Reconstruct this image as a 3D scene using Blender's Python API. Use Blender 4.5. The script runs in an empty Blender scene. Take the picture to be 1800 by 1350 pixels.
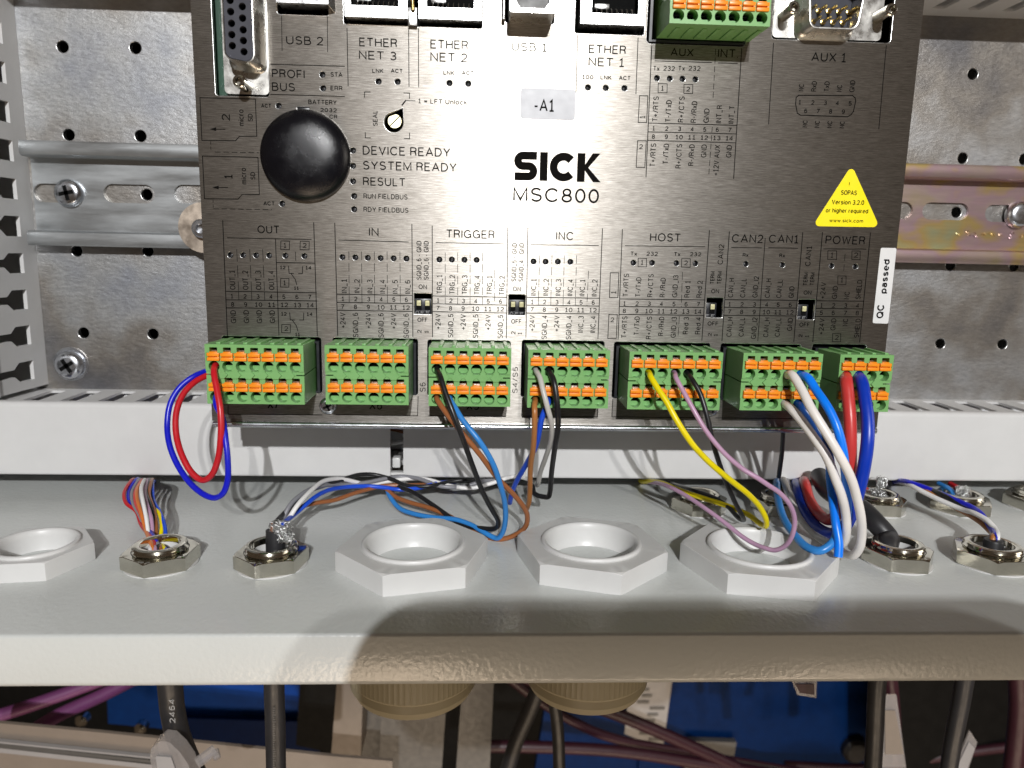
import bpy, bmesh, math, random
from mathutils import Vector, Matrix
from mathutils.geometry import delaunay_2d_cdt
random.seed(7)
sc = bpy.context.scene
COL = sc.collection
MM = 0.001
R = math.radians

# ------------------------------------------------------------------ camera
# all coordinates below are in millimetres; the controller front is the plane Y = 0,
# X runs right, Z up, Y into the cabinet
FPX = 1300.0
ey = Vector((-58, -235, FPX)).normalized()
ex = Vector((27600, 355, FPX)); ex = (ex - ex.dot(ey) * ey).normalized()
ez = ex.cross(ey)
if ez.y > 0: ez = -ez
def ray(px, py):
    p = Vector((px - 900, py - 675, FPX)); return Vector((p.dot(ex), p.dot(ey), p.dot(ez)))
CAM = -ray(900, 675) * (209.0 / ray(900, 675).y)
def P(px, py, Y=0.0):                       # a point of the photograph at depth Y
    r = ray(px, py); return CAM + r * ((Y - CAM.y) / r.y)
def G(px, py, Z):                           # a point of the photograph at height Z
    r = ray(px, py); return CAM + r * ((Z - CAM.z) / r.z)
def XP(px, py, X):
    r = ray(px, py); return CAM + r * ((X - CAM.x) / r.x)
cam = bpy.data.cameras.new("camera"); camo = bpy.data.objects.new("camera", cam); COL.objects.link(camo)
right = Vector((ex.x, ey.x, ez.x)); down = Vector((ex.y, ey.y, ez.y)); fwd = Vector((ex.z, ey.z, ez.z))
rot = Matrix((right, -down, -fwd)).transposed()
camo.matrix_world = Matrix.Translation(CAM * MM) @ rot.to_4x4()
cam.sensor_width = 36; cam.lens = 26.0; cam.clip_start = 0.005; cam.clip_end = 50
cam.dof.use_dof = True; cam.dof.focus_distance = 0.207; cam.dof.aperture_fstop = 20
sc.camera = camo

# ------------------------------------------------------------------ world, lamps, exposure
W = bpy.data.worlds.new("World"); sc.world = W; W.use_nodes = True
bg = W.node_tree.nodes["Background"]; bg.inputs[0].default_value = (0.35, 0.25, 0.175, 1); bg.inputs[1].default_value = 0.20
sc.view_settings.view_transform = 'Standard'; sc.view_settings.look = 'None'
sc.view_settings.exposure = 0.0; sc.view_settings.gamma = 1.0
def lamp(name, pos, size, sizey, power, col):
    l = bpy.data.lights.new(name, 'AREA'); l.shape = 'RECTANGLE'; l.size = size * MM; l.size_y = sizey * MM
    l.energy = power; l.color = col
    o = bpy.data.objects.new(name, l); COL.objects.link(o); o.location = Vector(pos) * MM
    d = (Vector((10, 0, 10)) - Vector(pos)); o.rotation_euler = d.to_track_quat('-Z', 'Y').to_euler(); return o
lamp("work_lamp", (44, -1300, 545), 16, 13, 15.0, (0.985, 0.99, 1.0))
lamp("ceiling_lamp", (152, -1290, 555), 18, 14, 5.2, (1.0, 0.985, 0.96))

lamp("soft_side_fill", (1150, -210, 230), 500, 500, 2.4, (1.0, 0.92, 0.82))  # unseen fill, added to brighten the side wall of the left duct
lamp("floor_bounce_fill", (150, -640, -820), 800, 500, 9.5, (1.0, 0.79, 0.58))  # unseen warm lamp added in place of floor bounce, lifts the shaded front fold

# ------------------------------------------------------------------ materials
def new_mat(name):
    m = bpy.data.materials.new(name); m.use_nodes = True; nt = m.node_tree
    return m, nt, nt.nodes["Principled BSDF"]
def N(nt, t, **kw):
    n = nt.nodes.new(t)
    for k, v in kw.items():
        if k.startswith('_'): setattr(n, k[1:], v)
        else: n.inputs[k.replace('__', ' ')].default_value = v
    return n
def coords(nt, scale=(1, 1, 1), rotz=0):
    tc = nt.nodes.new("ShaderNodeTexCoord"); mp = nt.nodes.new("ShaderNodeMapping")
    mp.inputs["Scale"].default_value = scale; mp.inputs["Rotation"].default_value = (0, 0, rotz)
    nt.links.new(tc.outputs["Object"], mp.inputs[0]); return mp.outputs[0]
def noise(nt, vec, scale, detail=4, rough=0.6):
    n = N(nt, "ShaderNodeTexNoise", Scale=scale, Detail=detail, Roughness=rough); nt.links.new(vec, n.inputs["Vector"]); return n.outputs[0]
def ramp(nt, fac, stops):
    r = nt.nodes.new("ShaderNodeValToRGB"); nt.links.new(fac, r.inputs[0]); e = r.color_ramp.elements
    while len(e) < len(stops): e.new(0.5)
    for i, (p, c) in enumerate(stops):
        e[i].position = p; e[i].color = (c[0], c[1], c[2], 1) if isinstance(c, tuple) else (c, c, c, 1)
    return r.outputs[0]
def bump(nt, h, bs, strength, dist, prev=None):
    b = N(nt, "ShaderNodeBump", Strength=strength, Distance=dist * MM); nt.links.new(h, b.inputs["Height"])
    if prev: nt.links.new(prev, b.inputs["Normal"])
    nt.links.new(b.outputs[0], bs.inputs["Normal"]); return b.outputs[0]
def plastic(name, col, rough=0.4, var=0.08, bscale=2500, bstr=0.15, bdist=0.02, spec=0.5, coat=0, sss=0):
    m, nt, bs = new_mat(name)
    v = coords(nt); n1 = noise(nt, v, 90, 5)
    c0 = tuple(max(0, c * (1 - var)) for c in col); c1 = tuple(min(1, c * (1 + var)) for c in col)
    nt.links.new(ramp(nt, n1, [(0.3, c0), (0.7, c1)]), bs.inputs["Base Color"])
    nr = noise(nt, v, 300, 4)
    nt.links.new(ramp(nt, nr, [(0.3, max(0.02, rough - 0.06)), (0.7, rough + 0.08)]), bs.inputs["Roughness"])
    bs.inputs["Specular IOR Level"].default_value = spec; bs.inputs["Coat Weight"].default_value = coat
    if bstr: bump(nt, noise(nt, v, bscale, 3), bs, bstr, bdist)
    return m
def metal(name, col, rough=0.3, var=0.12, scale=(1, 1, 1), nscale=300, bstr=0.2, bdist=0.02, rvar=0.1, metallic=1.0):
    m, nt, bs = new_mat(name); bs.inputs["Metallic"].default_value = metallic
    v = coords(nt, scale); n1 = noise(nt, v, nscale, 6, 0.65)
    c0 = tuple(c * (1 - var) for c in col); c1 = tuple(min(1, c * (1 + var)) for c in col)
    nt.links.new(ramp(nt, n1, [(0.3, c0), (0.7, c1)]), bs.inputs["Base Color"])
    n2 = noise(nt, v, nscale * 0.4, 4)
    nt.links.new(ramp(nt, n2, [(0.3, max(0.03, rough - rvar)), (0.7, rough + rvar)]), bs.inputs["Roughness"])
    if bstr: bump(nt, n1, bs, bstr, bdist)
    return m
M = {}
# brushed stainless front: long horizontal grain
m, nt, bs = new_mat("brushed_steel"); M['brushed'] = m
bs.inputs["Metallic"].default_value = 1.0
v = coords(nt, (1, 1, 28)); g1 = noise(nt, v, 260, 8, 0.75)
v2 = coords(nt, (1, 1, 60)); g2 = noise(nt, v2, 90, 5, 0.6)
mx = N(nt, "ShaderNodeMath", _operation='ADD'); nt.links.new(g1, mx.inputs[0]); nt.links.new(g2, mx.inputs[1])
nt.links.new(ramp(nt, g1, [(0.34, (0.15, 0.139, 0.122)), (0.5, (0.275, 0.257, 0.232)), (0.66, (0.45, 0.43, 0.40))]), bs.inputs["Base Color"])
nt.links.new(ramp(nt, g2, [(0.3, 0.22), (0.7, 0.29)]), bs.inputs["Roughness"])
bs.inputs["Anisotropic"].default_value = 1.0
tg = nt.nodes.new("ShaderNodeTangent"); tg.direction_type = 'UV_MAP'; tg.uv_map = "UVMap"
nt.links.new(tg.outputs[0], bs.inputs["Tangent"])
bump(nt, mx.outputs[0], bs, 0.2, 0.03)
b2 = N(nt, "ShaderNodeBsdfPrincipled"); b2.inputs["Metallic"].default_value = 1.0; b2.inputs["Roughness"].default_value = 0.40; b2.inputs["Anisotropic"].default_value = 0.75
for nm in ("Base Color", "Tangent", "Normal"): nt.links.new(bs.inputs[nm].links[0].from_socket, b2.inputs[nm])
ms = N(nt, "ShaderNodeMixShader"); sc_n = noise(nt, coords(nt, (1, 1, 5)), 55, 3)
nt.links.new(ramp(nt, sc_n, [(0.35, 0.76), (0.65, 0.87)]), ms.inputs[0]); nt.links.new(bs.outputs[0], ms.inputs[1]); nt.links.new(b2.outputs[0], ms.inputs[2])
nt.links.new(ms.outputs[0], nt.nodes["Material Output"].inputs[0])
# galvanised mounting sheet: spangled, slightly crinkled
m, nt, bs = new_mat("galvanised"); M['galv'] = m
bs.inputs["Metallic"].default_value = 0.93
v = coords(nt); va = coords(nt, (1, 1, 2.2))
n1 = noise(nt, va, 420, 6, 0.7); n2 = noise(nt, v, 14, 4); n3 = noise(nt, va, 1100, 3)
mixc = nt.nodes.new("ShaderNodeMix"); mixc.data_type = 'RGBA'; mixc.blend_type = 'MULTIPLY'; mixc.inputs[0].default_value = 1
nt.links.new(ramp(nt, n2, [(0.3, (0.23, 0.245, 0.285)), (0.46, (0.40, 0.37, 0.335)), (0.54, (0.50, 0.50, 0.50)), (0.7, (0.28, 0.30, 0.355))]), mixc.inputs[6])
nt.links.new(ramp(nt, n1, [(0.30, 0.74), (0.70, 1.0)]), mixc.inputs[7]); nt.links.new(mixc.outputs[2], bs.inputs["Base Color"])
nt.links.new(ramp(nt, n2, [(0.3, 0.30), (0.7, 0.52)]), bs.inputs["Roughness"])
p_ = bump(nt, n3, bs, 0.3, 0.06); bump(nt, n1, bs, 0.7, 0.2, p_)
M['zinc'] = metal("zinc_rail", (0.48, 0.50, 0.51), 0.38, 0.10, (0.15, 1, 1), 500, 0.15, 0.03, metallic=0.9)
# yellow chromated zinc with pink and gold bands
m, nt, bs = new_mat("chromated_zinc"); M['chromate'] = m
bs.inputs["Metallic"].default_value = 0.9
v = coords(nt, (1, 1, 1.6)); n1 = noise(nt, v, 38, 3, 0.5); n2 = noise(nt, coords(nt, (0.1, 1, 1)), 700, 5)
c1 = ramp(nt, n1, [(0.32, (0.58, 0.48, 0.26)), (0.42, (0.62, 0.48, 0.44)), (0.50, (0.60, 0.42, 0.46)), (0.58, (0.68, 0.50, 0.20)), (0.68, (0.52, 0.55, 0.34))])
mixc = nt.nodes.new("ShaderNodeMix"); mixc.data_type = 'RGBA'; mixc.blend_type = 'MULTIPLY'; mixc.inputs[0].default_value = 1
nt.links.new(c1, mixc.inputs[6]); nt.links.new(ramp(nt, n2, [(0.3, 0.85), (0.7, 1.0)]), mixc.inputs[7])
nt.links.new(mixc.outputs[2], bs.inputs["Base Color"]); bs.inputs["Roughness"].default_value = 0.36
bump(nt, n2, bs, 0.12, 0.03)
# grey structure paint of the gland plate
m, nt, bs = new_mat("structure_paint"); M['paint'] = m
v = coords(nt, (1, 0.75, 1)); n1 = noise(nt, v, 820, 3, 0.45); n2 = noise(nt, v, 12, 4); n3 = noise(nt, v, 2600, 2)
nt.links.new(ramp(nt, n2, [(0.3, (0.53, 0.55, 0.535)), (0.7, (0.58, 0.595, 0.58))]), bs.inputs["Base Color"])
nt.links.new(ramp(nt, n2, [(0.3, 0.20), (0.7, 0.28)]), bs.inputs["Roughness"]); bs.inputs["Specular IOR Level"].default_value = 0.55
p_ = bump(nt, n3, bs, 0.08, 0.02); bump(nt, n1, bs, 1.0, 0.11, p_)
M['duct'] = plastic("duct_pvc", (0.61, 0.607, 0.60), 0.42, 0.03, 900, 0.10, 0.03, 0.4)
M['white'] = plastic("gland_plastic", (0.62, 0.62, 0.61), 0.36, 0.03, 1500, 0.10, 0.02, 0.45)
M['nickel'] = metal("nickel", (0.60, 0.575, 0.50), 0.13, 0.08, (1, 1, 1), 200, 0.25, 0.05, 0.05)
M['nickel2'] = metal("nickel_dsub", (0.62, 0.61, 0.58), 0.30, 0.12, (1, 1, 1), 900, 0.35, 0.03, 0.08)
M['tin'] = metal("tinned_shell", (0.64, 0.645, 0.64), 0.30, 0.14, (1, 1, 1), 1100, 0.3, 0.03, 0.08)
M['steel'] = metal("zinc_screw", (0.66, 0.68, 0.72), 0.24, 0.12, (1, 1, 1), 400, 0.2, 0.02, 0.08)
M['gold'] = metal("gold_pin", (0.80, 0.62, 0.26), 0.2, 0.1)
M['brass'] = metal("brass", (0.72, 0.66, 0.42), 0.35, 0.12, (1, 1, 1), 800)
M['copper'] = metal("passivated_washer", (0.62, 0.53, 0.44), 0.4, 0.15, (1, 1, 1), 600)
M['green'] = plastic("green_polyamide", (0.185, 0.40, 0.14), 0.36, 0.06, 1800, 0.12, 0.02, 0.45)
M['orange'] = plastic("orange_button", (0.86, 0.27, 0.012), 0.34, 0.05, 1500, 0.08, 0.02, 0.45)
M['black'] = plastic("black_plastic", (0.012, 0.012, 0.014), 0.38, 0.2, 2200, 0.2, 0.02, 0.5)
M['header'] = plastic("header_plastic", (0.02, 0.021, 0.025), 0.33, 0.2, 1500, 0.15, 0.02, 0.5)
M['void'] = plastic("dark_interior", (0.004, 0.004, 0.004), 0.8, 0.1, bstr=0, spec=0.1)
M['cap'] = plastic("grained_black_cap", (0.004, 0.004, 0.006), 0.24, 0.15, 4200, 1.0, 0.05, 0.42)
M['insert'] = plastic("grey_insert", (0.045, 0.047, 0.06), 0.6, 0.12, 1500, 0.4, 0.04, 0.3)
M['pcb'] = plastic("circuit_board", (0.002, 0.045, 0.02), 0.5, 0.3, 700, 0.3, 0.05)
M['rubber'] = plastic("black_sheath", (0.022, 0.022, 0.024), 0.42, 0.2, 1800, 0.35, 0.04, 0.45)
M['ink'] = plastic("black_ink", (0.006, 0.0055, 0.005), 0.85, 0.1, bstr=0, spec=0.06)
M['inkw'] = plastic("white_ink", (0.30, 0.30, 0.30), 0.5, 0.05, bstr=0)
M['slider'] = plastic("cream_slider", (0.66, 0.62, 0.36), 0.4, 0.1)
M['yellow_l'] = plastic("yellow_label", (0.92, 0.78, 0.0), 0.4, 0.03, 1200, 0.05, 0.01)
M['white_l'] = plastic("white_label", (0.72, 0.72, 0.72), 0.38, 0.03, 1200, 0.08, 0.02)
M['grey_l'] = plastic("grey_label", (0.50, 0.52, 0.56), 0.42, 0.05, 500, 0.2, 0.03)
M['blue_shaded'] = plastic("shaded_blue_machine_paint", (0.0005, 0.016, 0.078), 0.5, 0.12, 500, 0.1, 0.05, 0.08)  # blue of the right-hand panels, with the phone's shade put into the colour
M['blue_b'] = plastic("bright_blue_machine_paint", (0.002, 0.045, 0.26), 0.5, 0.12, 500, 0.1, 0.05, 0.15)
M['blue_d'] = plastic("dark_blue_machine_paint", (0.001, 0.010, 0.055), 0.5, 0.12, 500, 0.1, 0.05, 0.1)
M['beige'] = plastic("beige_trunking", (0.21, 0.175, 0.145), 0.45, 0.05, 400, 0.05, 0.03)
M['greym'] = plastic("grey_machine_panel", (0.085, 0.082, 0.078), 0.45, 0.08, 400, 0.05, 0.03)
M['stripe'] = plastic("pale_stripe", (0.30, 0.29, 0.29), 0.4, 0.05, 400, 0.05, 0.03)
M['dark'] = plastic("dark_machine", (0.005, 0.0048, 0.0045), 0.6, 0.3, 300, 0.3, 0.2, 0.12)
M['purple'] = plastic("purple_cable", (0.15, 0.04, 0.13), 0.45, 0.08, 900, 0.15, 0.03)
M['maroon'] = plastic("maroon_cable", (0.035, 0.007, 0.014), 0.45, 0.1, 900, 0.15, 0.03)
M['domey'] = plastic("pale_gland_body", (0.36, 0.32, 0.22), 0.45, 0.04, 900, 0.08, 0.03)
m, nt, bs = new_mat("clear_plastic"); M['clear'] = m
bs.inputs["Base Color"].default_value = (0.50, 0.47, 0.46, 1); bs.inputs["Roughness"].default_value = 0.2
bs.inputs["Transmission Weight"].default_value = 0.45; bs.inputs["Alpha"].default_value = 0.6
WIRES = dict(red=(0.50, 0.010, 0.018), redt=(0.58, 0.045, 0.04), blue=(0.006, 0.010, 0.50), dblue=(0.002, 0.035, 0.42), royal=(0.010, 0.075, 0.62),
             sky=(0.03, 0.22, 0.60), azure=(0.0, 0.20, 0.90), brown=(0.30, 0.105, 0.035), tan=(0.40, 0.16, 0.045), black=(0.010, 0.010, 0.011),
             white=(0.80, 0.79, 0.78), cream=(0.80, 0.76, 0.72), lgrey=(0.50, 0.49, 0.46), grey=(0.22, 0.22, 0.24), yellow=(0.80, 0.66, 0.0), mauve=(0.45, 0.27, 0.40),
             orange=(0.62, 0.17, 0.03), olive=(0.12, 0.11, 0.01), navy=(0.005, 0.05, 0.22))
for k, c in WIRES.items(): M['w_' + k] = plastic("wire_" + k, c, 0.34, 0.07, 1200, 0.12, 0.03, 0.5)

# ------------------------------------------------------------------ mesh helpers (millimetres)
def inpoly(x, y, poly):
    c = False; j = len(poly) - 1
    for i in range(len(poly)):
        xi, yi = poly[i]; xj, yj = poly[j]
        if (yi > y) != (yj > y) and x < (xj - xi) * (y - yi) / (yj - yi) + xi: c = not c
        j = i
    return c
AX = {'y': lambda a, b, d: (a, d, b), 'z': lambda a, b, d: (a, b, d), 'x': lambda a, b, d: (d, a, b)}
class MB:
    def __init__(s): s.v = []; s.f = []
    def add(s, vs, fs):
        o = len(s.v); s.v += [tuple(q) for q in vs]; s.f += [tuple(i + o for i in q) for q in fs]; return s
    def box(s, x0, x1, y0, y1, z0, z1, c=0.0):
        x0, x1 = sorted((x0, x1)); y0, y1 = sorted((y0, y1)); z0, z1 = sorted((z0, z1))
        if c <= 0:
            return s.add([(x, y, z) for x in (x0, x1) for y in (y0, y1) for z in (z0, z1)],
                         [(0, 1, 3, 2), (4, 6, 7, 5), (0, 4, 5, 1), (2, 3, 7, 6), (0, 2, 6, 4), (1, 5, 7, 3)])
        bm = bmesh.new(); bmesh.ops.create_cube(bm, size=1)
        for w in bm.verts: w.co = Vector(((x0 + x1) / 2 + w.co.x * (x1 - x0), (y0 + y1) / 2 + w.co.y * (y1 - y0), (z0 + z1) / 2 + w.co.z * (z1 - z0)))
        bmesh.ops.bevel(bm, geom=bm.edges[:], offset=c, segments=2, affect='EDGES', profile=0.5)
        bm.verts.index_update()
        s.add([w.co[:] for w in bm.verts], [[w.index for w in f.verts] for f in bm.faces]); bm.free(); return s
    def plate(s, outer, holes, d0, d1, axis='y'):
        f3 = AX[axis]; pts = []; edges = []
        for lp in [outer] + holes:
            o = len(pts); n = len(lp); pts += [Vector(q) for q in lp]; edges += [(o + i, o + (i + 1) % n) for i in range(n)]
        vo, eo, fo, _, _, _ = delaunay_2d_cdt(pts, edges, [], 0, 1e-6)
        bbs = [(min(a for a, b in h), max(a for a, b in h), min(b for a, b in h), max(b for a, b in h)) for h in holes]
        keep = []
        for f in fo:
            cx = sum(vo[i].x for i in f) / 3; cy = sum(vo[i].y for i in f) / 3
            if not inpoly(cx, cy, outer): continue
            if any(b[0] < cx < b[1] and b[2] < cy < b[3] and inpoly(cx, cy, h) for h, b in zip(holes, bbs)): continue
            keep.append(tuple(f))
        n = len(vo)
        vs = [f3(q.x, q.y, d0) for q in vo] + [f3(q.x, q.y, d1) for q in vo]
        fs = keep + [tuple(i + n for i in reversed(f)) for f in keep]
        cnt = {}
        for f in keep:
            for a, b in ((f[0], f[1]), (f[1], f[2]), (f[2], f[0])):
                k = (min(a, b), max(a, b)); cnt[k] = cnt.get(k, []) + [(a, b)]
        for k, l in cnt.items():
            if len(l) == 1:
                a, b = l[0]; fs.append((b, a, a + n, b + n))
        return s.add(vs, fs)
    def lathe(s, prof, c, axis='z', n=32, cap0=False, cap1=False):
        vs = []; fs = []
        for r, h in prof:
            for i in range(n):
                t = 2 * math.pi * i / n; a, b = r * math.cos(t), r * math.sin(t)
                q = {'z': (a, b, h), 'y': (a, h, b), 'x': (h, a, b)}[axis]; vs.append((q[0] + c[0], q[1] + c[1], q[2] + c[2]))
        for k in range(len(prof) - 1):
            for i in range(n):
                j = (i + 1) % n; fs.append((k * n + i, k * n + j, (k + 1) * n + j, (k + 1) * n + i))
        if cap0: fs.append(tuple(range(n)))
        if cap1: fs.append(tuple((len(prof) - 1) * n + i for i in reversed(range(n))))
        return s.add(vs, fs)
    def cyl(s, p0, p1, r0, r1=None, n=20, caps=True):
        r1 = r0 if r1 is None else r1
        p0 = Vector(p0); p1 = Vector(p1); d = (p1 - p0).normalized(); u = d.orthogonal().normalized(); w = d.cross(u)
        vs = [p + (u * math.cos(2 * math.pi * i / n) + w * math.sin(2 * math.pi * i / n)) * r for p, r in ((p0, r0), (p1, r1)) for i in range(n)]
        fs = [(i, (i + 1) % n, n + (i + 1) % n, n + i) for i in range(n)]
        if caps: fs += [tuple(reversed(range(n))), tuple(range(n, 2 * n))]
        return s.add(vs, fs)
    def tube(s, pts, r, n=12, sub=8, caps=True):
        pts = [Vector(q) for q in pts]; path = []
        q = [pts[0] * 2 - pts[1]] + pts + [pts[-1] * 2 - pts[-2]]
        for i in range(1, len(q) - 2):
            p0, p1, p2, p3 = q[i - 1:i + 3]
            # centripetal spacing keeps tight bends from overshooting
            t0 = 0; t1 = t0 + max(1e-3, (p1 - p0).length ** 0.5); t2 = t1 + max(1e-3, (p2 - p1).length ** 0.5); t3 = t2 + max(1e-3, (p3 - p2).length ** 0.5)
            for k in range(sub):
                t = t1 + (t2 - t1) * k / sub
                a1 = p0 * ((t1 - t) / (t1 - t0)) + p1 * ((t - t0) / (t1 - t0)); a2 = p1 * ((t2 - t) / (t2 - t1)) + p2 * ((t - t1) / (t2 - t1)); a3 = p2 * ((t3 - t) / (t3 - t2)) + p3 * ((t - t2) / (t3 - t2))
                b1 = a1 * ((t2 - t) / (t2 - t0)) + a2 * ((t - t0) / (t2 - t0)); b2 = a2 * ((t3 - t) / (t3 - t1)) + a3 * ((t - t1) / (t3 - t1))
                path.append(b1 * ((t2 - t) / (t2 - t1)) + b2 * ((t - t1) / (t2 - t1)))
        path.append(pts[-1])
        vs = []; fs = []; u = None
        for i, p in enumerate(path):
            d = (path[min(i + 1, len(path) - 1)] - path[max(i - 1, 0)]).normalized()
            u = d.orthogonal().normalized() if u is None else (u - d * u.dot(d)).normalized()
            w = d.cross(u); rr = r(i / (len(path) - 1)) if callable(r) else r
            vs += [p + (u * math.cos(2 * math.pi * k / n) + w * math.sin(2 * math.pi * k / n)) * rr for k in range(n)]
        for i in range(len(path) - 1):
            for k in range(n):
                l = (k + 1) % n; fs.append((i * n + k, i * n + l, (i + 1) * n + l, (i + 1) * n + k))
        if caps: fs += [tuple(reversed(range(n))), tuple((len(path) - 1) * n + k for k in range(n))]
        return s.add(vs, fs)
    def hexnut(s, R_, h, c, rot, rin, ch=0.93, n=72):
        """hexagon nut, chamfered on top so the corners show the usual arcs; R_ corner radius"""
        ap = R_ * math.cos(math.pi / 6); rc = R_ * ch; vs = []; fs = []
        rings = []
        for i in range(n):
            t = 2 * math.pi * i / n; a = (t + math.pi / 6) % (math.pi / 3) - math.pi / 6
            # t measured from a flat's middle when a = 0
            rr = min(ap / math.cos(a), R_ * 0.992)
            rt = min(rr, rc); drop = (rr - rt) * 0.62
            T = t + rot + math.pi / 6
            cs, sn = math.cos(T), math.sin(T)
            rings.append([(rr * cs, rr * sn, 0), (rr * cs, rr * sn, h - drop - 0.12), ((rr - 0.1) * cs, (rr - 0.1) * sn, h - drop * 0.9), ((rt - 0.12) * cs, (rt - 0.12) * sn, h), (rin * cs, rin * sn, h), (rin * cs, rin * sn, 0)])
        for rg in rings: vs += [(q[0] + c[0], q[1] + c[1], q[2] + c[2]) for q in rg]
        for i in range(n):
            j = (i + 1) % n
            for k in range(6): fs.append((i * 6 + k, j * 6 + k, j * 6 + (k + 1) % 6, i * 6 + (k + 1) % 6))
        return s.add(vs, fs)
    def mesh(s, name, mat=None, smooth=35, uv=False, org=(0, 0, 0)):
        me = bpy.data.meshes.new(name)
        me.from_pydata([((a - org[0]) * MM, (b - org[1]) * MM, (c - org[2]) * MM) for a, b, c in s.v], [], s.f)
        bm = bmesh.new(); bm.from_mesh(me); bmesh.ops.recalc_face_normals(bm, faces=bm.faces[:]); bm.to_mesh(me); bm.free()
        if smooth:
            me.polygons.foreach_set("use_smooth", [True] * len(me.polygons)); me.set_sharp_from_angle(angle=R(smooth))
        if uv:
            ul = me.uv_layers.new(name="UVMap")
            for l in me.loops:
                q = me.vertices[l.vertex_index].co; ul.data[l.index].uv = (q.z * 5, q.x * 5)   # tangent runs up the sheet, across the grain
        if mat: me.materials.append(M[mat])
        me.update(); return me
def place(name, me, parent=None, loc=(0, 0, 0)):
    o = bpy.data.objects.new(name, me); COL.objects.link(o); o.location = Vector(loc) * MM
    if parent: o.parent = parent
    return o
def tag(o, label=None, cat=None, group=None, kind=None):
    for k, q in (('label', label), ('category', cat), ('group', group), ('kind', kind)):
        if q: o[k] = q
    return o
def thing(name, label, cat, loc=(0, 0, 0), group=None):
    o = bpy.data.objects.new(name, None); COL.objects.link(o); o.location = Vector(loc) * MM; o.empty_display_size = 0.005
    return tag(o, label, cat, group)
def part(name, mb, mat, parent=None, org=None, smooth=35, uv=False, label=None, kind=None):
    """mesh in world millimetres, parented to a thing (thing chain only has translations)"""
    o0 = Vector((0, 0, 0)); q = parent
    while q is not None: o0 += q.location / MM; q = q.parent
    me = mb.mesh(name, mat, smooth, uv, o0)
    o = place(name, me, parent)
    return tag(o, label, None, None, kind)
def circ(cx, cz, r, n=20, ph=0): return [(cx + r * math.cos(2 * math.pi * i / n + ph), cz + r * math.sin(2 * math.pi * i / n + ph)) for i in range(n)]
def rrect(x0, x1, z0, z1, r, n=5):
    out = []
    for cx, cz, a in ((x1 - r, z1 - r, 0), (x0 + r, z1 - r, 90), (x0 + r, z0 + r, 180), (x1 - r, z0 + r, 270)):
        for i in range(n + 1): t = R(a + 90 * i / n); out.append((cx + r * math.cos(t), cz + r * math.sin(t)))
    return out
def prect(x0, y0, x1, y1, Y=0, r=0.5):      # rounded rectangle from two corner points of the photograph
    a = P(x0, (y0 + y1) / 2, Y).x; b = P(x1, (y0 + y1) / 2, Y).x; xm = (x0 + x1) / 2
    return rrect(min(a, b), max(a, b), P(xm, y1, Y).z, P(xm, y0, Y).z, r)

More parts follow.
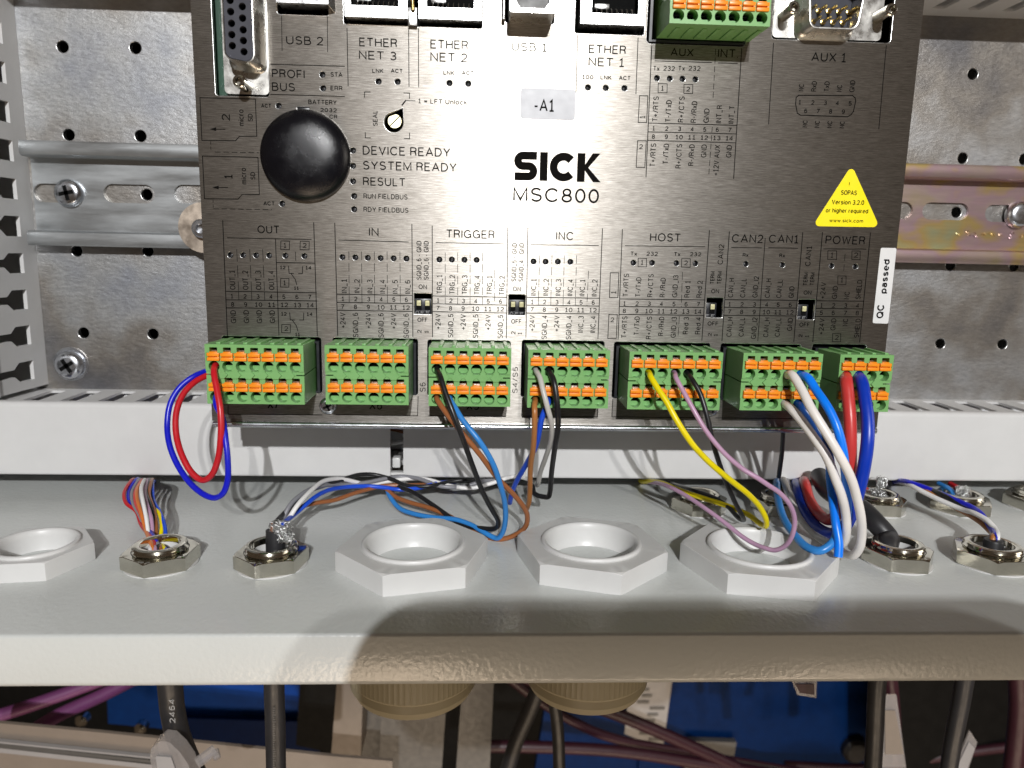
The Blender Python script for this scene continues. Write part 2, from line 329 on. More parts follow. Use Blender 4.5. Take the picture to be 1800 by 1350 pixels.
# ------------------------------------------------------------------ lettering
# a light grotesque drawn as centre-line strokes (cap height 1)
def ac(cx, cy, rx, ry, a0, a1, n=8): return [(cx + rx * math.cos(R(a0 + (a1 - a0) * k / n)), cy + ry * math.sin(R(a0 + (a1 - a0) * k / n))) for k in range(n + 1)]
X_ = 0.70          # x-height
def _o(w, h): return [ac(w / 2, h / 2, w / 2, h / 2, 90, 450, 18)]
FONT = {
 'A': (.76, [[(0, 0), (.38, 1), (.76, 0)], [(.13, .32), (.63, .32)]]),
 'B': (.62, [[(0, .53), (.38, .53)] + ac(.38, .265, .24, .265, 90, -90) + [(0, 0), (0, 1), (.34, 1)] + ac(.34, .765, .22, .235, 90, -90)]),
 'C': (.76, [ac(.40, .5, .40, .5, 38, 322, 16)]),
 'D': (.68, [[(0, 0), (0, 1), (.26, 1)] + ac(.26, .5, .42, .5, 90, -90, 12) + [(0, 0)]]),
 'E': (.56, [[(.56, 1), (0, 1), (0, 0), (.58, 0)], [(0, .52), (.50, .52)]]),
 'F': (.54, [[(.54, 1), (0, 1), (0, 0)], [(0, .50), (.46, .50)]]),
 'G': (.78, [ac(.40, .5, .40, .5, 40, 315, 16) + [(.78, .08), (.78, .46), (.46, .46)]]),
 'H': (.66, [[(0, 0), (0, 1)], [(.66, 0), (.66, 1)], [(0, .52), (.66, .52)]]),
 'I': (.0, [[(0, 0), (0, 1)]]),
 'K': (.64, [[(0, 0), (0, 1)], [(.62, 1), (0, .36)], [(.22, .58), (.66, 0)]]),
 'L': (.50, [[(0, 1), (0, 0), (.50, 0)]]),
 'M': (.80, [[(0, 0), (0, 1), (.40, .08), (.80, 1), (.80, 0)]]),
 'N': (.66, [[(0, 0), (0, 1), (.66, 0), (.66, 1)]]),
 'O': (.84, _o(.84, 1)),
 'P': (.60, [[(0, 0), (0, 1), (.34, 1)] + ac(.34, .74, .26, .26, 90, -90) + [(0, .48)]]),
 'Q': (.84, _o(.84, 1) + [[(.52, .28), (.84, -.04)]]),
 'R': (.62, [[(0, 0), (0, 1), (.36, 1)] + ac(.36, .75, .25, .25, 90, -90) + [(0, .50)], [(.36, .50), (.52, .42), (.57, .28), (.59, 0)]]),
 'S': (.62, [ac(.31, .745, .28, .255, 25, 200, 10) + [(.10, .58), (.50, .46)] + ac(.31, .27, .30, .27, 35, -155, 10)]),
 'T': (.66, [[(0, 1), (.66, 1)], [(.33, 1), (.33, 0)]]),
 'U': (.66, [[(0, 1), (0, .33)] + ac(.33, .33, .33, .33, 180, 360, 10) + [(.66, 1)]]),
 'V': (.70, [[(0, 1), (.35, 0), (.70, 1)]]),
 'W': (1.0, [[(0, 1), (.25, 0), (.50, .92), (.75, 0), (1.0, 1)]]),
 'X': (.70, [[(0, 1), (.70, 0)], [(.70, 1), (0, 0)]]),
 'Y': (.68, [[(0, 1), (.34, .44), (.68, 1)], [(.34, .44), (.34, 0)]]),
 '0': (.56, _o(.56, 1)),
 '1': (.44, [[(.02, .80), (.24, 1), (.24, 0)], [(.0, 0), (.46, 0)]]),
 '2': (.56, [ac(.28, .72, .27, .28, 165, -25, 10) + [(.42, .44), (.0, .0), (.58, 0)]]),
 '3': (.56, [ac(.27, .75, .24, .25, 150, -80, 9) + [(.22, .53)], [(.22, .52)] + ac(.27, .26, .28, .27, 75, -155, 9)]),
 '4': (.60, [[(.44, 0), (.44, 1), (0, .28), (.60, .28)]]),
 '5': (.56, [[(.52, 1), (.10, 1), (.03, .50)] + ac(.27, .31, .28, .31, 130, -150, 12)]),
 '6': (.56, [[(.48, .90)] + ac(.29, .52, .28, .48, 80, 180, 8) + ac(.28, .30, .27, .30, 180, -160, 14)]),
 '7': (.54, [[(0, 1), (.56, 1), (.32, .52), (.18, 0)]]),
 '8': (.56, [ac(.28, .75, .23, .245, 90, 450, 14), ac(.28, .26, .28, .26, 90, 450, 14)]),
 '9': (.56, [[(.06, .10)] + ac(.27, .48, .28, .48, -90, 0, 8) + ac(.28, .70, .27, .30, 0, 360, 14)]),
 '+': (.56, [[(0, .42), (.56, .42)], [(.28, .14), (.28, .70)]]), '-': (.34, [[(0, .40), (.34, .40)]]), '=': (.60, [[(0, .56), (.60, .56)], [(0, .32), (.60, .32)]]),
 '/': (.40, [[(0, -.04), (.40, 1.04)]]), '_': (.56, [[(0, -.10), (.56, -.10)]]), '.': (.02, [[(.0, -.03), (.0, .10)]]), '!': (.0, [[(0, .32), (0, 1)], [(0, 0), (0, .12)]]), ' ': (.18, []),
 'a': (.50, [ac(.25, .50, .23, .20, 160, 0, 7) + [(.48, .0)], ac(.24, .20, .24, .20, 0, 360, 14)]),
 'c': (.50, [ac(.28, .35, .28, .35, 45, 315, 12)]), 'd': (.54, [ac(.27, .35, .27, .35, 0, 360, 14), [(.54, 0), (.54, 1)]]),
 'e': (.54, [[(.02, .38), (.54, .38)] + ac(.27, .35, .27, .35, 5, 315, 14)]), 'g': (.54, [ac(.27, .36, .27, .34, 0, 360, 14), [(.54, .70), (.54, -.02)] + ac(.27, -.04, .27, .22, 0, -150, 8)]),
 'h': (.50, [[(0, 0), (0, 1)], [(0, .45)] + ac(.25, .45, .25, .25, 180, 0, 8) + [(.50, 0)]]), 'i': (.0, [[(0, 0), (0, .70)], [(0, .88), (0, 1.0)]]),
 'k': (.48, [[(0, 0), (0, 1)], [(.46, .70), (0, .26)], [(.18, .42), (.50, 0)]]), 'l': (.0, [[(0, 0), (0, 1)]]),
 'm': (.80, [[(0, 0), (0, .70)], [(0, .50)] + ac(.20, .50, .20, .20, 180, 0, 7) + [(.40, 0)], [(.40, .50)] + ac(.60, .50, .20, .20, 180, 0, 7) + [(.80, 0)]]),
 'n': (.50, [[(0, 0), (0, .70)], [(0, .45)] + ac(.25, .45, .25, .25, 180, 0, 8) + [(.50, 0)]]), 'o': (.56, _o(.56, .70)),
 'p': (.54, [[(0, -.26), (0, .70)], ac(.27, .35, .27, .35, 180, 540, 14)]), 'q': (.54, [[(.54, -.26), (.54, .70)], ac(.27, .35, .27, .35, 0, 360, 14)]),
 'r': (.30, [[(0, 0), (0, .70)], [(0, .44)] + ac(.24, .44, .24, .26, 180, 80, 6)]), 's': (.46, [ac(.23, .53, .20, .17, 25, 200, 8) + [(.08, .40), (.38, .32)] + ac(.23, .18, .22, .18, 35, -155, 8)]),
 'u': (.50, [[(0, .70), (0, .25)] + ac(.25, .25, .25, .25, 180, 360, 8), [(.50, .70), (.50, 0)]]), 'w': (.76, [[(0, .70), (.19, 0), (.38, .64), (.57, 0), (.76, .70)]]), 'x': (.50, [[(0, .70), (.50, 0)], [(.50, .70), (0, 0)]]),
}
TEXTS = []        # (mesh-bin, string, origin, xdir, zdir, width, cap height)
def T(bin_, s, x0, x1, y0, y1, Y=0.0, off=0.05):
    xm, ym = (x0 + x1) / 2, (y0 + y1) / 2
    w = P(x1, ym, Y).x - P(x0, ym, Y).x; h = P(xm, y0, Y).z - P(xm, y1, Y).z
    o = P(xm, y1, Y); TEXTS.append((bin_, s, Vector((P(x0, ym, Y).x, Y - off, o.z)), Vector((1, 0, 0)), Vector((0, 0, 1)), w, h))
def V(bin_, s, xc, yb, yt, cap=10.0, Y=0.0, off=0.05):
    lo = P(xc, yb, Y); hi = P(xc, yt, Y); c = cap / 6.25
    TEXTS.append((bin_, s, Vector((P(xc, (yb + yt) / 2, Y).x + c / 2, Y - off, lo.z)), Vector((0, 0, 1)), Vector((-1, 0, 0)), hi.z - lo.z, c))
WT = {'qc': 0.20, 'tag': 0.135, 'sopas': 0.15, 'cable': 0.16, 'dip': 0.14}
def strip(pts, w):
    """2D polyline to a mitred strip: list of (left, right) points"""
    pts = [p for i, p in enumerate(pts) if i == 0 or (Vector(p) - Vector(pts[i - 1])).length > 1e-5]
    out = []; n = len(pts); closed = (Vector(pts[0]) - Vector(pts[-1])).length < 1e-4
    for i, p in enumerate(pts):
        p = Vector(p)
        a = Vector(pts[i - 1]) if i else (Vector(pts[-2]) if closed else None); c = Vector(pts[i + 1]) if i < n - 1 else (Vector(pts[1]) if closed else None)
        d0 = (p - a).normalized() if a is not None and (p - a).length > 1e-6 else None; d1 = (c - p).normalized() if c is not None and (c - p).length > 1e-6 else None
        d0 = d0 or d1; d1 = d1 or d0; n0 = Vector((-d0.y, d0.x)); n1 = Vector((-d1.y, d1.x)); m_ = (n0 + n1)
        m_ = m_.normalized() if m_.length > 1e-3 else n0; k = min(2.2, 1 / max(0.3, m_.dot(n0)))
        out.append((p + m_ * (w / 2 * k), p - m_ * (w / 2 * k)))
    return out
def build_texts():
    bins = {}; lay = 0
    for bn, s_, o, xd, zd, W0, H in TEXTS:
        wt = WT.get(bn, 0.135); sw_ = wt * H if bn in WT else max(wt * H, 0.20)
        gap = 0.30; x = 0; glyphs = []
        for ch in s_:
            w, st = FONT[ch]; glyphs.append((x, st)); x += w + (gap if ch != ' ' else 0.22)
        nat = x - gap; sx = H * 0.95 if nat < 0.1 or s_ in '1!' else (W0 - sw_) / nat
        b = bins.setdefault(bn, MB()); nrm = xd.cross(zd)
        for gx_, st in glyphs:
            for pl in st:
                lay = (lay + 1) % 5
                q = [((gx_ + px) * sx + sw_ / 2, sw_ / 2 + py * (H - sw_)) for px, py in pl]
                lr = strip(q, sw_); vs = []
                for a, c in lr:
                    for e_ in (a, c): vs.append(o + xd * e_.x + zd * e_.y + nrm * (0.0025 * lay if nrm.y < 0 else -0.0025 * lay))
                b.add(vs, [(2 * i, 2 * i + 1, 2 * i + 3, 2 * i + 2) for i in range(len(lr) - 1)])
    return bins
LINES = {}
def L(bin_, pts, w=1.25, Y=0.0, dash=None, off=0.045):
    b = LINES.setdefault(bin_, MB()); q = [P(x, y, Y) for x, y in pts]; w = w / 6.25
    for a, c in zip(q, q[1:]):
        d = (c - a); ln = d.length; d.normalize(); nrm = Vector((-d.z, 0, d.x)) * (w / 2)
        segs = [(0, ln)] if not dash else [(t * sum(dash), min(ln, t * sum(dash) + dash[0])) for t in range(int(ln / sum(dash)) + 1) if t * sum(dash) < ln]
        for s0, s1 in segs:
            e0 = a + d * (s0 - (0 if dash else w / 2)); e1 = a + d * (s1 + (0 if dash else w / 2)); off_ = Vector((0, -off, 0))
            b.add([e0 + nrm + off_, e0 - nrm + off_, e1 - nrm + off_, e1 + nrm + off_], [(0, 1, 2, 3)])
def BX(bin_, x0, y0, x1, y1, w=1.1): L(bin_, [(x0, y0), (x1, y0 + 0.3), (x1 - 0.3, y1 + 0.3), (x0 - 0.3, y1), (x0, y0)], w)

# ------------------------------------------------------------------ the setting
YM = 66.0; YD = 35.0; ZS = CAM.z - 85.0
ztop = P(1620, 27, YM).z                      # lower edge of the upper duct on the sheet
mp_z0 = -44.0
holes = []
for px, py in ((110, 82), (238, 84), (121, 237), (247, 239), (135, 441), (260, 441), (147, 585), (269, 587), (258, 342), (1710, 130), (1692, 278), (1800, 280),
               (1681, 373), (1671, 467), (1783, 468), (1653, 604), (1762, 605)):
    q = P(px, py, YM); holes.append(circ(q.x, q.z, 2.15, 22))
xl = P(86, 679, YM).x
mb = MB().plate([(-260, mp_z0), (260, mp_z0), (260, 150), (-260, 150)], holes, YM, YM + 2)
MPH = holes
o = part('mounting_plate', mb, 'galv'); mplate = o; tag(o, 'galvanised steel mounting sheet with punched holes behind the controller', kind='structure')
# shallow stamped dimples in a column beside the left duct
o2 = part('cabinet_back_wall', MB().box(-320, 320, 118, 120, -60, 160), 'dark'); tag(o2, kind='structure')

# gland plate: flat sheet folded down along its front
zf = P(900, 1207, -55).z
prof = [(118, ZS), (-54.2, ZS), (-54.6, ZS - 0.1), (-54.9, ZS - 0.4), (-55.0, ZS - 0.8), (-55.0, zf + 1.8), (-54.6, zf + 0.7), (-53.6, zf), (-52, zf), (-52, zf + 1.5), (-53.2, zf + 2.5), (-53.2, ZS - 2.2), (118, ZS - 2.0)]
mb = MB(); X0, X1 = -330, 330
vs = [(x, y, z) for x in (X0, X1) for y, z in prof]; n = len(prof)
mb.add(vs, [(i, (i + 1) % n, n + (i + 1) % n, n + i) for i in range(n)])
o = part('gland_plate', mb, 'paint', smooth=50); tag(o, 'light grey textured cabinet bottom with its folded front edge', kind='structure')

# DIN rails
def rail(name, label, xa, xb, mat, zt_px, slots, extra=None):
    zc = zt_px - 17.5; t = thing(name, label, 'rail', ((xa + xb) / 2, YM, zc))
    # web on the sheet, two hat flanges 7.5 mm proud
    mb = MB().plate([(xa, zc - 12.4), (xb, zc - 12.4), (xb, zc + 12.4), (xa, zc + 12.4)], slots, YM - 1.3, YM - 0.1)
    part('rail_web', mb, mat, t)
    for sg in (1, -1):
        pr = [(12.4, -0.1), (12.4, -6.3), (13.0, -7.3), (14.0, -7.6), (16.6, -7.6), (17.5, -7.2), (17.5, -6.3), (14.6, -6.2), (13.7, -5.6), (13.6, -0.1)]
        vs = [(x, YM + b, zc + sg * a) for x in (xa, xb) for a, b in pr]; k = len(pr)
        part('rail_flange', MB().add(vs, [(i, (i + 1) % k, k + (i + 1) % k, k + i) for i in range(k)] + [tuple(range(k)), tuple(range(k, 2 * k))]), mat, t, smooth=40)
    if extra: extra(t)
    return t
def slot(xc, zc, wd, h): return rrect(xc - wd / 2, xc + wd / 2, zc - h / 2, zc + h / 2, h / 2 - 0.02, 7)
zr = P(200, 250, YM - 7.6).z
def screw(name, parent, p, r, h, mat='steel', cross=True, rot=0.3, washer=0):
    """pan head screw facing the viewer with a cross recess"""
    mb = MB(); prof = [(r, 0), (r, -h * 0.35), (r * 0.92, -h * 0.7), (r * 0.72, -h * 0.95), (r * 0.5, -h), (0.01, -h * 1.02)]
    mb.lathe(prof, p, 'y', 32)
    s_ = part(name, mb, mat, parent, smooth=50)
    if cross:
        c = MB()
        for a in (rot, rot + math.pi / 2):
            ca, sa = math.cos(a), math.sin(a); L_, w_ = r * 0.52, r * 0.13
            vs = [(p[0] + ca * u - sa * v_, p[1] - h * 1.05 + (0.0 if abs(u) > 0 else 0), p[2] + sa * u + ca * v_) for u, v_ in ((-L_, -w_), (L_, -w_), (L_, w_), (-L_, w_))]
            vs += [(x, y + 0.3, z) for x, y, z in vs]
            c.add(vs, [(0, 1, 2, 3), (0, 4, 5, 1), (1, 5, 6, 2), (2, 6, 7, 3), (3, 7, 4, 0)])
        part('cross_recess', c, 'void', s_ if parent is None else parent, smooth=0)
    if washer: part('washer', MB().lathe([(washer, 0.3), (washer, -0.35), (r * 0.6, -0.35)], p, 'y', 32), mat, parent)
    return s_
def left_extra(t):
    a = P(123, 340, YM - 1.3); screw('screw_head', t, (a.x, YM - 1.3, a.z), 4.9, 2.6, rot=0.2)
    b = P(352, 402, YM - 7.6)
    part('end_washer', MB().lathe([(8.6, 0.0), (8.6, -0.9), (2.4, -1.0)], (b.x + 1.5, YM - 7.8, b.z + 0.3), 'y', 40), 'copper', t)
    h_ = MB().lathe([(3.2, 0), (3.2, -2.4), (2.7, -2.9), (1.6, -2.9), (1.5, -1.2), (0.01, -1.0)], (b.x + 1.5, YM - 8.8, b.z), 'y', 28)
    part('hex_screw', h_, 'steel', t)
zc_r = zr - 17.5
mrim = MB().lathe([(2.17, -0.03), (2.05, -0.02), (1.95, 0.15), (1.9, 0.4), (1.88, 1.9)], (0, 0, 0), 'y', 24).mesh('hole_rim', 'tin', 70)
for h_ in MPH:
    place('hole_rim', mrim, mplate, (sum(a for a, b in h_) / len(h_), YM, sum(b for a, b in h_) / len(h_)))
ls = [slot(P(227, 341, YM - 1.3).x, P(227, 341, YM).z, 17.6, 6.4), slot(P(345, 342, YM - 1.3).x, P(345, 342, YM).z, 15.5, 6.4), slot(P(98, 340, YM - 1.3).x, P(98, 340, YM).z, 15, 6.4)]
rail('din_rail', 'bright zinc plated rail on the left between duct and controller', P(40, 340, YM - 7.6).x, -60, 'zinc', zr, ls, left_extra)
def right_extra(t):
    a = P(1788, 378, YM - 1.3); screw('screw_head', t, (a.x, YM - 1.3, a.z), 5.0, 3.2, cross=False)
    # stamped digits under the slot, in raised metal
    mb = MB(); xs = [1686, 1700, 1716, 1729, 1744, 1757, 1778, 1797]
    for i, px in enumerate(xs):
        q = P(px, 409 + i * 0.8, YM - 1.3)
        for k in range(3):
            dx = random.uniform(-0.8, 0.8); dz = random.uniform(-0.9, 0.9)
            mb.tube([(q.x + dx - 0.5, YM - 1.35, q.z + dz), (q.x + dx, YM - 1.55, q.z + dz + random.uniform(-0.7, 0.7)), (q.x + dx + 0.6, YM - 1.35, q.z + dz + random.uniform(-.5, .5))], 0.17, 6, 3)
    part('stamped_digits', mb, 'chromate', t)
zr2 = P(1650, 288, YM - 7.6).z
rs = [slot(P(1662, 372, YM - 1.3).x, P(1662, 372, YM).z, 17.6, 6.2), slot(P(1572, 370, YM - 1.3).x, P(1572, 370, YM).z, 14, 6.2), slot(P(1772, 376, YM - 1.3).x, P(1772, 376, YM).z, 17.6, 6.2)]
rail('din_rail', 'yellow and pink chromated rail with stamped digits right of the controller', 80, 260, 'chromate', zr2, rs, right_extra)
for px, py, r, lab in ((125, 641, 5.3, 'big shiny cross head screw in the sheet above the lower duct'),):
    a = P(px, py, YM); t = thing('pan_head_screw', lab, 'screw', (a.x, YM, a.z))
    screw('screw_head', t, (a.x, YM - 0.02, a.z), r, 3.2, rot=0.55)
    part('washer', MB().lathe([(6.2, 0), (6.2, -0.5), (3, -0.5)], (a.x + 0.2, YM - 0.02, a.z + 0.3), 'y', 36), 'steel', t)

# ------------------------------------------------------------------ wiring ducts
# lower duct: slotted top and bottom walls, two clipped lids with a gap
dz1 = P(100, 712, YD).z; dz0 = P(900, 841, YD).z
t = thing('wiring_duct', 'pale grey horizontal duct with slotted top under the controller', 'duct', (0, YM, dz0))
XD0, XD1 = -235, 245; dt = 0.9
def top_slots(xa, xb, sx, y0=YD + 3.6, y1=YM - 3.8, w=5.4):
    out = []; k = int((xa - sx) / 12.5) - 1
    while True:
        x = sx + 12.5 * k; k += 1
        if x < xa + 4: continue
        if x > xb - 4: break
        out.append(rrect(x - w / 2, x + w / 2, y0, y1, 0.9, 3))
    return out
sx = (P(140, 697, 52).x)
mb = MB().plate([(XD0, YD + 1.4), (XD1, YD + 1.4), (XD1, YM - 0.1), (XD0, YM - 0.1)], top_slots(XD0, XD1, sx), dz1 - 0.5 - dt, dz1 - 0.5, 'z')
part('duct_wall', mb, 'duct', t, label='slotted upper side wall')
mb = MB().plate([(XD0, YD + 1.4), (XD1, YD + 1.4), (XD1, YM - 0.1), (XD0, YM - 0.1)], top_slots(XD0, XD1, sx), dz0 + 0.5, dz0 + 0.5 + dt, 'z')
part('duct_wall', mb, 'duct', t, label='slotted lower side wall')
part('duct_base', MB().box(XD0, XD1, YM - 1.6, YM - 0.2, dz0 + 1.9, dz1 - 1.9), 'duct', t)
def lid(xa, xb):
    pr = [(YD + 3.0, dz1 + 0.9), (YD + 1.6, dz1 + 0.9)]
    # rounded front corners
    for k in range(6): a = R(15 * k + 15); pr.append((YD + 1.6 - 1.6 * math.sin(a), dz1 - 0.7 + 1.6 * math.cos(a)))
    for k in range(5): a = R(90 * k / 4); pr.append((YD + 1.0 - 1.0 * math.cos(a), dz0 + 1.0 - 1.0 * math.sin(a)))
    pr += [(YD + 5.5, dz0), (YD + 5.5, dz0 + 0.5), (YD + 1.3, dz0 + 0.5), (YD + 1.3, dz1 - 0.4), (YD + 3.0, dz1 + 0.0)]
    vs = [(x, a, b) for x in (xa, xb) for a, b in pr]; k = len(pr)
    return MB().add(vs, [(i, (i + 1) % k, k + (i + 1) % k, k + i) for i in range(k)] + [tuple(range(k)), tuple(range(k, 2 * k))])
part('duct_lid', lid(XD0, P(686, 800, YD).x), 'duct', t, smooth=50, label='left lid, longer piece with plain face')
part('duct_lid', lid(P(709, 800, YD).x, XD1), 'duct', t, smooth=50, label='right lid beyond the narrow gap')
# things inside the gap
gx = P(697, 800, YD).x
tg_ = thing('duct_wire', 'thin white wire seen in the gap between the duct lids', 'wire', (gx, 50, -30))
part('insulation', MB().tube([(gx - 14, 48, -31), (gx - 3, 46, -30), (gx + 5, 46.5, -28.5), (gx + 14, 50, -28)], 0.9), 'w_white', tg_)
tg_ = thing('duct_wire', 'thin brown wire seen in the gap between the duct lids', 'wire', (gx, 50, -26))
part('insulation', MB().tube([(gx - 14, 50, -24), (gx - 2, 47, -25.5), (gx + 4, 47, -26.5), (gx + 14, 52, -24)], 0.55), 'w_brown', tg_)
tg_ = thing('duct_wire', 'grey cable high in the gap between the duct lids', 'wire', (gx, 50, -20))
part('insulation', MB().tube([(gx - 14, 50, -22), (gx - 2, 47, -20.5), (gx + 4, 47, -19), (gx + 14, 52, -18)], 1.0), 'w_grey', tg_)
tg_ = thing('cable_tie', 'white tie head low in the gap between the duct lids', 'tie', (gx, 46, -36))
part('tie_head', MB().box(gx - 2.4, gx + 0.4, 43, 47, -38.3, -34.6, 0.5).box(gx + 1.0, gx + 2.6, 44, 47, -37.6, -35.6, 0.4), 'white', tg_)
# coloured wires lying inside, seen through the top slots
for nm, cl, off, lb in (('red', 'red', 0, 'red wire lying inside the lower duct, seen through its slots'), ('pcb', 'olive', 1, 'olive wire lying inside the lower duct, seen through its slots'), ('blue', 'blue', 2, 'blue wire lying inside the lower duct, seen through its slots')):
    tg_ = thing('duct_wire', lb, 'wire', (0, 52, -24))
    part('insulation', MB().tube([(XD0 + 10 + k * 24, 47 + 4 * off + 2.5 * math.sin(k * 1.7 + off), -21 - 1.8 * math.cos(k * 1.3 + off * 2)) for k in range(19)], 0.9, 8, 4), 'w_' + cl, tg_)

# left duct: vertical, key-shaped slots in its right wall
t = thing('wiring_duct', 'grey vertical duct with key shaped slots along the left edge', 'duct', (xl - 12, YM, dz1 + 1))
zk = []; pz = P(60, 652, 56).z; zt = 150
z = pz
while z < zt - 6:
    a, b, c_, d_ = YD + 5.0, YD + 14.5, YD + 17.0, YD + 24.0
    zk.append([(a, z - 1.3), (b, z - 1.3), (c_, z - 3.4), (d_, z - 3.4), (d_, z + 3.4), (c_, z + 3.4), (b, z + 1.3), (a, z + 1.3)])
    z += 12.5
mb = MB().plate([(YD + 2.6, dz1 + 1.2), (YM - 0.1, dz1 + 1.2), (YM - 0.1, zt), (YD + 2.6, zt)], zk, xl - 1.3, xl, 'x')
mb.v = [(x - (YM - y) * 0.10, y, z) for x, y, z in mb.v]
part('duct_wall', mb, 'duct', t, label='slotted right side wall')
mb = MB().plate([(YD + 2.6, dz1 + 1.2), (YM - 0.1, dz1 + 1.2), (YM - 0.1, zt), (YD + 2.6, zt)], [], xl - 41.3, xl - 40, 'x')
part('duct_wall', mb, 'duct', t, label='left side wall')
part('duct_base', MB().box(xl - 39.9, xl - 1.4, YM - 1.6, YM - 0.2, dz1 + 1.2, zt), 'duct', t)
xl0 = xl; xl = xl - 2.9
pr = [(xl + 1.0, YD + 6.5), (xl + 1.0, YD + 3.6)]
for k in range(6): a = R(15 * k + 15); pr.append((xl - 1.0 + 2.0 * math.cos(a), YD + 3.6 - 2.2 * math.sin(a)))
pr += [(xl - 41, YD + 1.3), (xl - 42.5, YD + 2.6), (xl - 42.5, YD + 6.5), (xl - 41.8, YD + 6.5), (xl - 41.8, YD + 2.4), (xl + 0.2, YD + 2.4), (xl + 0.2, YD + 6.5)]
vs = [(a, b, z) for z in (dz1 + 1.0, zt) for a, b in pr]; k = len(pr)
part('duct_lid', MB().add(vs, [(i, (i + 1) % k, k + (i + 1) % k, k + i) for i in range(k)] + [tuple(range(k)), tuple(range(k, 2 * k))]), 'duct', t, smooth=50)

xl = xl0
# upper duct: only its underside shows above the sheet
t = thing('wiring_duct', 'shaded upper duct with slots in its underside along the top edge', 'duct', (20, YM, ztop + 2))
us = []
k = 0
x0s = G(1650, 14, ztop).x; YU = 43.0
for k in range(-22, 8):
    x = x0s + 12.5 * k
    if x > xl + 6 and not (-80 < x < 95): us.append(rrect(x - 2.3, x + 2.3, YU + 3.6, 58.5, 0.9, 3))
mb = MB().plate([(xl + 1.5, YU + 1.4), (XD1, YU + 1.4), (XD1, YM - 0.1), (xl + 1.5, YM - 0.1)], us, ztop, ztop + dt, 'z')
part('duct_wall', mb, 'duct', t, label='slotted underside')
part('duct_lid', MB().box(xl + 1.5, XD1, YU, YU + 1.3, ztop - 0.6, ztop + 24), 'duct', t)
part('duct_base', MB().box(xl + 1.5, XD1, YM - 1.6, YM - 0.2, ztop + 1.4, ztop + 24), 'duct', t)

# ------------------------------------------------------------------ the controller
ctl = thing('industrial_controller', 'brushed steel control unit with printed front, green plugs and black battery cap', 'controller', (12, YM - 8, -11.6))
XL, XR, ZB, ZT = -85.25, 108.8, -11.7, 128.0
LED = [(665.3, 143), (698.8, 143.5), (790, 146), (823, 147), (566.6, 131), (568, 155), (490, 186), (620.5, 264.4), (620.5, 291.4), (620.5, 318.5), (622.5, 344.5), (622.5, 367.7), (496, 358),
       (404.7, 448.3), (427.4, 448.3), (450, 448.6), (473, 449), (501.6, 449.5), (535, 450), (601.9, 452), (624.5, 452.6), (646.4, 453.2), (669, 453.8), (691.8, 454), (714.4, 454.6),
       (772.3, 456.3), (794.2, 456.3), (816.4, 456.7), (837.8, 457), (937.8, 459.6), (959, 460), (980.6, 460), (1002.5, 460.4), (1113.5, 461.9), (1146.3, 462), (1189, 462.6), (1222.3, 463),
       (1311, 464), (1375.2, 465.4), (1461.8, 467.2), (1503.6, 468.4), (1033.5, 153.6), (1065, 154.4), (1097.7, 155), (1155, 137.2), (1177.5, 138), (1199.7, 138.5), (1222.3, 139.3)]
OPEN = [(391, 591, 566, 690, 0.8), (585, 594, 735, 694, 0.8), (751, 597.5, 897, 697, 0.8), (916, 598, 1061, 699, 0.8), (1077, 601.5, 1246, 701, 0.8), (1263, 604, 1405, 704, 0.8), (1423, 604.5, 1519, 706, 0.8),
        (374, -40, 471, 170, 0.9), (486, -30, 578, 27, 0.8), (603, -40, 849, 47, 0.7), (887, -30, 976, 42, 0.9), (1011, -40, 1135, 61, 0.7), (1138, -40, 1315, 80, 1.2), (1359, -60, 1571, 73, 1.0),
        (727, 515, 759.5, 552.8, 0.4), (893, 517, 924, 555, 0.4), (1240.5, 522.6, 1271.4, 559, 0.4), (1401.6, 525.6, 1433, 562.4, 0.4)]
fh = []
for px, py in LED: q = P(px, py); fh.append(circ(q.x, q.z, 0.86, 18))
for x0, y0, x1, y1, r in OPEN:
    fh.append([(a, min(b, ZT - 2)) for a, b in prect(x0, max(y0, -30), x1, y1, 0, r)])
q = P(692, 215); tip = P(706.5, 189)       # tear-shaped screw opening
poly = []
d = (Vector((tip.x, tip.z)) - Vector((q.x, q.z))); an = math.atan2(d.y, d.x)
for k in range(25): a = an + R(62) + R(236) * k / 24; poly.append((q.x + 2.7 * math.cos(a), q.z + 2.7 * math.sin(a)))
poly.append((tip.x + 0.3, tip.z)); fh.append(poly)
capc = P(536, 274, 0); fh.append(circ(capc.x, capc.z, 11.2, 48))
fh.append(rrect(P(521, 190).x, P(545, 190).x, P(530, 197).z, P(530, 187.5).z, 0.3, 3))
